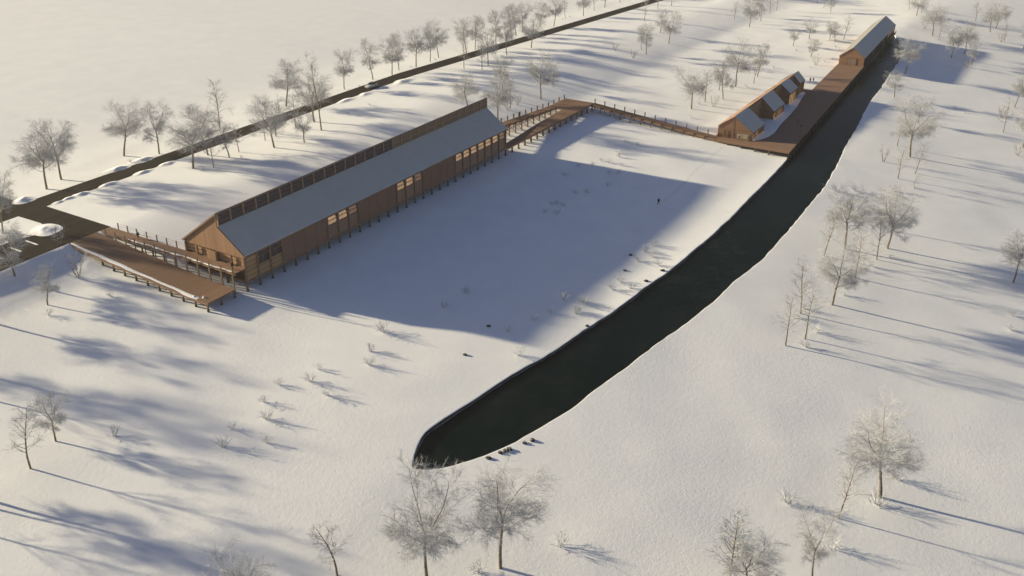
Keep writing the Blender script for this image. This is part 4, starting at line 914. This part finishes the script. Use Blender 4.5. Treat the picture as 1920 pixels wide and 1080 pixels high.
# ------------------------------------------------------------------ ploughed snow along the roads
PG = 'snow piles ploughed along the road edges'
PILES = [(-.05, 20.35, .62, .42, .34, 'tall snow pile on the far corner where the side road leaves the main road'),
 (-2.42, 14.55, .72, .62, .34, 'big snow pile on the tip of the snow island by the forecourt'),
 (.95, 18.0, .42, .16, .12, 'low ploughed snow heap at the forecourt corner of the main road'), (1.75, 18.02, .45, .2, .17, 'second low snow heap from the forecourt corner on the near road edge'),
 (2.65, 18.0, .5, .26, .24, 'rounded snow heap on the near road edge, third from the forecourt'), (4.9, 17.98, .62, .26, .22, 'snow heap on the near road edge, fourth from the forecourt'),
 (7.8, 17.95, .75, .25, .2, 'snow heap on the near road edge, fifth from the forecourt'), (9.9, 17.95, .7, .25, .2, 'snow heap on the near road edge, sixth from the forecourt, by a broad tree'),
 (7.3, 20.15, .85, .34, .26, 'snow heap on the far road edge below a broad tree'), (9.6, 20.2, 1.0, .36, .26, 'longer snow heap on the far road edge near the slender tree'),
 (29.8, 17.85, 1.0, .34, .2, 'low snow heap on the near road edge left of the car'), (32.4, 17.75, .9, .34, .2, 'snow heap pushed into the road just below the car'), (35.0, 17.8, .6, .24, .16, 'small snow heap on the near road edge beside the car'),
 (37.8, 17.55, 1.2, .46, .3, 'snow heap pushed into the road to the right of the car')]
for i, (x, y, rx, ry, h, lab) in enumerate(PILES): mound('snow_pile', x, y, rx*1.5, ry*1.8, h*.52, lab, 'snow pile', PG, None, 0 if i != 1 else .4, i*1.3+.4)
# trail of footprints: flat discs painting the shade in each print, too many and too small to count
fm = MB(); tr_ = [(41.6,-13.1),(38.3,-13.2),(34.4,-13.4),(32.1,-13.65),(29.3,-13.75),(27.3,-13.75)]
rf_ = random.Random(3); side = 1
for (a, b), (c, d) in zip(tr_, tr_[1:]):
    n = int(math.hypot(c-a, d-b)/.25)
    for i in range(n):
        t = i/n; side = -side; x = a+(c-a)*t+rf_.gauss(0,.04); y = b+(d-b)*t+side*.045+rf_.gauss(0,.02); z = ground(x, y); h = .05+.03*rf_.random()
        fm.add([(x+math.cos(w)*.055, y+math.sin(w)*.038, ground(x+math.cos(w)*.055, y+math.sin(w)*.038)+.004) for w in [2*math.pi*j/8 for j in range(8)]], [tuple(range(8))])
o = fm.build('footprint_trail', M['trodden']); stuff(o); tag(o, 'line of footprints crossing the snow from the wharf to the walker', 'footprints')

# ------------------------------------------------------------------ people, dog
def skin_mesh(name, joints, bones, mats, mat_of=None, sub_=1):
    me = bpy.data.meshes.new(name); keys = list(joints); ix = {k: i for i, k in enumerate(keys)}
    me.from_pydata([joints[k][0] for k in keys], [(ix[a], ix[b]) for a, b in bones], [])
    o = bpy.data.objects.new(name, me); COL.objects.link(o)
    md = o.modifiers.new('skin', 'SKIN')
    for k in keys:
        sv = me.skin_vertices[0].data[ix[k]]; r = joints[k][1]; sv.radius = (r, r) if not isinstance(r, tuple) else r
        sv.use_root = (k == keys[0])
    md.use_smooth_shade = True
    s2 = o.modifiers.new('sub', 'SUBSURF'); s2.levels = s2.render_levels = sub_
    dg = bpy.context.evaluated_depsgraph_get(); ev = bpy.data.meshes.new_from_object(o.evaluated_get(dg))
    bpy.data.objects.remove(o); ev.name = name; ev.materials.clear()
    for m_ in mats: ev.materials.append(m_)
    return ev
def person_meshes(stride, arm, coat_mat, leg_mat, hat=False):
    J = {'pelvis': ((0,0,.93), (.15,.11))}; Bn = []
    def j(k, p, r, par): J[k] = (p, r); Bn.append((par, k))
    j('waist', (0,0,1.08), (.14,.10), 'pelvis'); j('chest', (0,.01,1.28), (.17,.12), 'waist'); j('neckb', (0,.0,1.44), (.10,.08), 'chest'); j('neck', (0,.015,1.51), .052, 'neckb')
    j('jaw', (0,.035,1.57), (.065,.075), 'neck'); j('skull', (0,.015,1.66), (.078,.092), 'jaw'); j('crown', (0,.005,1.735), (.055,.065), 'skull'); j('nose', (0,.125,1.625), .014, 'jaw')
    for s_, n in ((-1,'l'),(1,'r')):
        st = stride*s_
        j('hip'+n, (.10*s_,0,.88), (.095,.10), 'pelvis'); j('knee'+n, (.105*s_,.03+st*.16,.48), .062, 'hip'+n); j('ank'+n, (.105*s_,-.01+st*.30,.09), .042, 'knee'+n); j('toe'+n, (.115*s_,.15+st*.30,.035), (.035,.03), 'ank'+n)
        j('sh'+n, (.19*s_,0,1.40), .062, 'neckb'); j('elb'+n, (.25*s_,-.03-st*arm*.10,1.12), .046, 'sh'+n); j('wr'+n, (.24*s_,.07-st*arm*.22,.88), .032, 'elb'+n)
        hx, hy = .24*s_, .085-st*arm*.24
        j('palm'+n, (hx,hy,.82), (.022,.040), 'wr'+n)
        for q, (dy, ln) in enumerate(((.032,.070),(.012,.082),(-.010,.078),(-.030,.060))):
            j('f%d%s' % (q,n), (hx-.006*s_,hy+dy,.775), .009, 'palm'+n); j('g%d%s' % (q,n), (hx-.018*s_,hy+dy+.004,.775-ln*.7), .0075, 'f%d%s' % (q,n))
        j('th'+n, (hx-.03*s_,hy+.045,.80), .011, 'palm'+n); j('ti'+n, (hx-.038*s_,hy+.06,.765), .009, 'th'+n)
    body = skin_mesh('person', J, Bn, [M['skin']])
    up = ['pelvis','waist','chest','neckb','shl','elbl','wrl','shr','elbr','wrr']
    cj = {k: (J[k][0], tuple(a+.022 for a in J[k][1]) if isinstance(J[k][1], tuple) else J[k][1]+.02) for k in up}
    cj['hem'] = ((0,0,.72), (.19,.15)); cb = [b for b in Bn if b[0] in cj and b[1] in cj] + [('pelvis','hem')]
    coat = skin_mesh('coat', cj, cb, [coat_mat])
    lo = ['pelvis','hipl','kneel','ankl','toel','hipr','kneer','ankr','toer']
    lj = {k: (J[k][0], tuple(a+.014 for a in J[k][1]) if isinstance(J[k][1], tuple) else J[k][1]+.016) for k in lo}
    legs = skin_mesh('trousers', lj, [b for b in Bn if b[0] in lj and b[1] in lj], [leg_mat])
    hj = {'a': ((0,-.005,1.69), (.086,.098)), 'b': ((0,-.01,1.755), (.066,.075)), 'c': ((0,-.055,1.63), (.07,.05))}
    hair = skin_mesh('hat' if hat else 'hair', hj, [('a','b'),('a','c')], [coat_mat if hat else M['hair']])
    return body, coat, legs, hair
PM = [person_meshes(.9, 1, M['black'], M['black']), person_meshes(.15, .3, M['navy'], M['black']), person_meshes(.7, 1, M['black'], M['navy'], True), person_meshes(.35, .5, M['red'], M['black'])]
def person(pm, x, y, z, heading, label, h=1.0, group=None):
    b_, c_, l_, h_ = PM[pm]
    o = bpy.data.objects.new('person', b_); COL.objects.link(o); o.location = (x*S, y*S, z*S); o.rotation_euler = (0,0,heading); o.scale = (h,h,h)
    for nm, me in (('coat',c_),('trousers',l_),(h_.name.split('.')[0],h_)):
        q = bpy.data.objects.new(nm, me); COL.objects.link(q); q.parent = o
    return tag(o, label, 'person', group)
person(0, -.36, 8.53, 1.43, rad(170), 'person in black walking along the level walkway toward the hall')
person(1, -.44, .52, 1.43, rad(120), 'person in dark clothes standing at the near end of the walkway')
person(0, 34.3, 2.55, bw_z(34.3), rad(90), 'person in black on the cross-braced walkway behind the hall')
person(2, 26.85, -13.73, ground(26.85,-13.73), rad(95), 'person in a black coat and hat walking alone across the shaded snow', 1.05)
person(1, 50.8, -16.75, WZ, rad(180), 'person in dark clothes standing in the middle of the shaded wharf')
person(3, 67.37, -13.16, ground(67.37,-13.16), rad(-60), 'left of two people walking on the snow behind the wharf')
person(1, 67.85, -13.36, ground(67.85,-13.36), rad(-70), 'right, shorter of two people walking on the snow behind the wharf', .86)
person(2, 43.28, -13.92, WZ, rad(90), 'dark figure striding past the glazed corner of the nearest cabin', .95)
def dog(x, y, z, heading, label):
    J = {'hip': ((-.24,0,.45), (.09,.11))}; Bn = []
    def j(k, p, r, par): J[k] = (p, r); Bn.append((par, k))
    j('belly', (0,0,.43), (.095,.10), 'hip'); j('chest', (.22,0,.43), (.11,.13), 'belly'); j('neck', (.36,0,.58), .075, 'chest'); j('head', (.45,0,.68), .075, 'neck'); j('muz', (.58,0,.64), .036, 'head')
    j('earl', (.42,.06,.75), .02, 'head'); j('earr', (.42,-.06,.75), .02, 'head'); j('tail', (-.38,0,.50), .03, 'hip'); j('tail2', (-.52,0,.56), .016, 'tail')
    for s_, n in ((-1,'r'),(1,'l')):
        j('el'+n, (.22,.08*s_,.27), .038, 'chest'); j('wr'+n, (.23,.08*s_,.12), .026, 'el'+n); j('pw'+n, (.27,.08*s_,.03), .028, 'wr'+n)
        j('kn'+n, (-.16,.08*s_,.27), .05, 'hip'); j('hk'+n, (-.31,.08*s_,.17), .028, 'kn'+n); j('pb'+n, (-.27,.08*s_,.03), .027, 'hk'+n)
    me = skin_mesh('dog', J, Bn, [M['black']]); o = bpy.data.objects.new('dog', me); COL.objects.link(o); o.location = (x*S,y*S,z*S); o.rotation_euler = (0,0,heading); tag(o, label, 'dog')
dog(49.7, -17.35, WZ, rad(-60), 'small dark dog on the wharf near the person standing there')

# small conifer in a pot by the cabin
PT = thing('potted_conifer', (43.62, -14.62, WZ), 'small dark conifer in a grey pot by the glazed cabin corner', 'potted tree')
m = MB(); n_ = 10
for k, (r, z) in enumerate(((.055,.003),(.075,.09))): m.v += [(43.62+math.cos(2*math.pi*j/n_)*r, -14.62+math.sin(2*math.pi*j/n_)*r, WZ+z) for j in range(n_)]
m.f = [(j,(j+1)%n_,n_+(j+1)%n_,n_+j) for j in range(n_)] + [tuple(range(n_,2*n_))]; m.mi = [0]*len(m.f); part(m, 'pot', M['pot'], PT)
m = MB(); rr = random.Random(8)
for k in range(520):
    t = rr.random()**.8; z = WZ+.11+.36*t; a = rr.uniform(0,6.28); r = .15*(1-t)*rr.uniform(.25,1)+.004
    p = Vector((43.62+math.cos(a)*r, -14.62+math.sin(a)*r, z)); q = p+Vector((math.cos(a)*.04, math.sin(a)*.04, -.012)); u = Vector((-math.sin(a)*.010, math.cos(a)*.010, .006))
    m.add([p-u, p+u, q], [(0,1,2)])
m.tube([(43.62,-14.62,WZ+.08),(43.62,-14.62,WZ+.46)], [.012,.004], 5); part(m, 'crown', M['needle'], PT)

# ------------------------------------------------------------------ the car on the road
def car(x, y, z, heading, label):
    R_ = thing('parked_car', (x, y, z), label, 'car'); R_.name = 'grey_car'; BASE[R_.name] = (x, y, z); R_.rotation_euler = (0,0,heading)
    def add(name, vs, fs, mat, par=R_, smooth=False, bev=0):
        me = bpy.data.meshes.new(name); me.from_pydata(vs, [], fs); me.materials.append(mat)
        if smooth: me.polygons.foreach_set('use_smooth', [True]*len(me.polygons))
        o = bpy.data.objects.new(name, me); COL.objects.link(o); o.parent = par
        if bev: b = o.modifiers.new('bevel','BEVEL'); b.width = bev; b.segments = 3
        return o
    # lofted body: x, half width, sill z, waist z
    sec = [(2.20,.62,.34,.62),(2.10,.80,.25,.80),(1.75,.90,.22,.92),(.95,.93,.22,1.00),(0,.94,.22,1.02),(-1.2,.93,.22,1.04),(-1.95,.90,.26,1.05),(-2.20,.80,.38,1.00)]
    vs = []; fs = []
    for X, w, a, b in sec: vs += [(X,-w*.94,a),(X,-w,(a+b)/2),(X,-w*.93,b),(X,w*.93,b),(X,w,(a+b)/2),(X,w*.94,a)]
    for i in range(len(sec)-1):
        for k in range(6): q = (k+1)%6; fs.append((i*6+k, i*6+q, (i+1)*6+q, (i+1)*6+k))
    n = len(sec)-1; fs += [tuple(range(6)), tuple(n*6+5-k for k in range(6))]
    body = add('body', vs, fs, M['white'], bev=.05)
    top = [(.92,.80,1.0),(.15,.70,1.46),(-1.30,.69,1.50),(-2.05,.74,1.06)]
    vs = []; fs = []
    for X, w, zt in top: vs += [(X,-w,zt),(X,w,zt)]
    lo_ = [(.92,.86,.99),(.15,.87,1.0),(-1.30,.87,1.02),(-2.05,.84,1.03)]
    for X, w, zt in lo_: vs += [(X,-w,zt),(X,w,zt)]
    for i in range(3): fs += [(2*i,2*i+1,2*i+3,2*i+2),(8+2*i,2*i,2*i+2,10+2*i),(2*i+1,9+2*i,11+2*i,2*i+3)]
    add('windows', vs, fs, M['carglass'])
    add('roof_panel', [(.10,-.66,1.475),(.10,.66,1.475),(-1.35,.66,1.515),(-1.35,-.66,1.515),(.10,-.66,1.50),(.10,.66,1.50),(-1.35,.66,1.54),(-1.35,-.66,1.54)],
        [(3,2,1,0),(4,5,6,7),(0,1,5,4),(1,2,6,5),(2,3,7,6),(3,0,4,7)], M['carglass'])
    for s_ in (-1,1):
        add('headlight', [(2.155,s_*.50,.64),(2.09,s_*.80,.64),(2.07,s_*.80,.78),(2.12,s_*.50,.76),(2.20,s_*.50,.64),(2.12,s_*.82,.64),(2.10,s_*.82,.78),(2.16,s_*.50,.76)], [(0,1,2,3),(4,5,6,7),(0,1,5,4),(1,2,6,5),(2,3,7,6),(3,0,4,7)], M['lamp'])
        add('mirror', [(.75+a,s_*(.93+b),.98+c) for a in (0,.14) for b in (0,.2) for c in (0,.14)], [(0,1,3,2),(4,5,7,6),(0,1,5,4),(2,3,7,6),(0,2,6,4),(1,3,7,5)], M['white'])
    add('grille', [(2.205,-.45,.42),(2.205,.45,.42),(2.205,.45,.60),(2.205,-.45,.60),(2.15,-.45,.42),(2.15,.45,.42),(2.15,.45,.60),(2.15,-.45,.60)], [(0,1,2,3),(4,5,6,7),(0,1,5,4),(1,2,6,5),(2,3,7,6),(3,0,4,7)], M['carglass'])
    for X in (1.35,-1.35):
        for s_ in (-1,1):
            N = 18; vs = [(X+math.cos(2*math.pi*j/N)*.34, s_*w, .34+math.sin(2*math.pi*j/N)*.34) for w in (.70,.95) for j in range(N)]
            o = add('wheel', vs, [(j,(j+1)%N,N+(j+1)%N,N+j) for j in range(N)]+[tuple(range(N)),tuple(range(2*N-1,N-1,-1))], M['rubber'])
            vs = [(X+math.cos(2*math.pi*j/N)*.21, s_*w, .34+math.sin(2*math.pi*j/N)*.21) for w in (.93,.962) for j in range(N)]
            add('rim', vs, [(j,(j+1)%N,N+(j+1)%N,N+j) for j in range(N)]+[tuple(range(N)),tuple(range(2*N-1,N-1,-1))], M['rim'], o)
car(34.5, 18.75, RZ+.004, rad(180-3), 'small pale grey car with dark roof driving on the cleared road behind the hall')

# ------------------------------------------------------------------ light, air, camera
EL, AZ = 16.6, 105.0                       # sun height, and bearing in the x,y plane
SUN_POS = Vector((math.cos(rad(AZ))*math.cos(rad(EL)), math.sin(rad(AZ))*math.cos(rad(EL)), math.sin(rad(EL))))
sd = bpy.data.lights.new('sun', 'SUN'); sd.energy = 5.0; sd.angle = rad(1.4); sd.color = (.985, .86, .585)
so = bpy.data.objects.new('sun', sd); COL.objects.link(so); so.rotation_euler = (-SUN_POS).to_track_quat('-Z', 'Y').to_euler()
W = bpy.data.worlds.new('World'); scene.world = W; W.use_nodes = True; nt = W.node_tree
bg_ = nt.nodes['Background']; sky = nt.nodes.new('ShaderNodeTexSky'); sky.sky_type = 'NISHITA'; sky.sun_disc = False
sky.sun_elevation = rad(EL); sky.sun_rotation = rad(90-AZ); sky.altitude = 50; sky.air_density = 1.0; sky.dust_density = 1.0; sky.ozone_density = 2.2
tint = nt.nodes.new('ShaderNodeMix'); tint.data_type = 'RGBA'; tint.blend_type = 'MULTIPLY'; tint.inputs[0].default_value = 1; tint.inputs[7].default_value = (1.02, .92, 1.01, 1)
nt.links.new(sky.outputs[0], tint.inputs[6]); nt.links.new(tint.outputs[2], bg_.inputs[0]); bg_.inputs[1].default_value = .05
HAZE = True
if HAZE:
    hb = MB(); hb.box(-110, 420, -130, 420, -12, 26.5)
    t = bpy.data.materials.new('haze air'); t.use_nodes = True; n = t.node_tree.nodes; n.clear()
    out = n.new('ShaderNodeOutputMaterial'); v = n.new('ShaderNodeVolumePrincipled'); v.inputs['Color'].default_value = (.97,.94,.88,1)
    v.inputs['Density'].default_value = .00013; v.inputs['Anisotropy'].default_value = .65; t.node_tree.links.new(v.outputs[0], out.inputs['Volume'])
    stuff(hb.build('haze', t))
cd = bpy.data.cameras.new('camera'); co = bpy.data.objects.new('camera', cd); COL.objects.link(co)
co.location = Vector((-33.957, -38.522, 24.834))*S
ya, pi_ = rad(31.469), rad(26.662)
fw = Vector((math.cos(ya)*math.cos(pi_), math.sin(ya)*math.cos(pi_), -math.sin(pi_)))
co.rotation_euler = fw.to_track_quat('-Z', 'Y').to_euler()
cd.sensor_width = 36; cd.lens = 1799.0/1920*36; cd.clip_start = 1; cd.clip_end = 6000
scene.camera = co
scene.view_settings.view_transform = 'Standard'; scene.view_settings.look = 'None'; scene.view_settings.gamma = 1; scene.view_settings.exposure = .89
scene.cycles.volume_step_rate = 1; scene.cycles.max_bounces = 6; scene.cycles.volume_bounces = 1
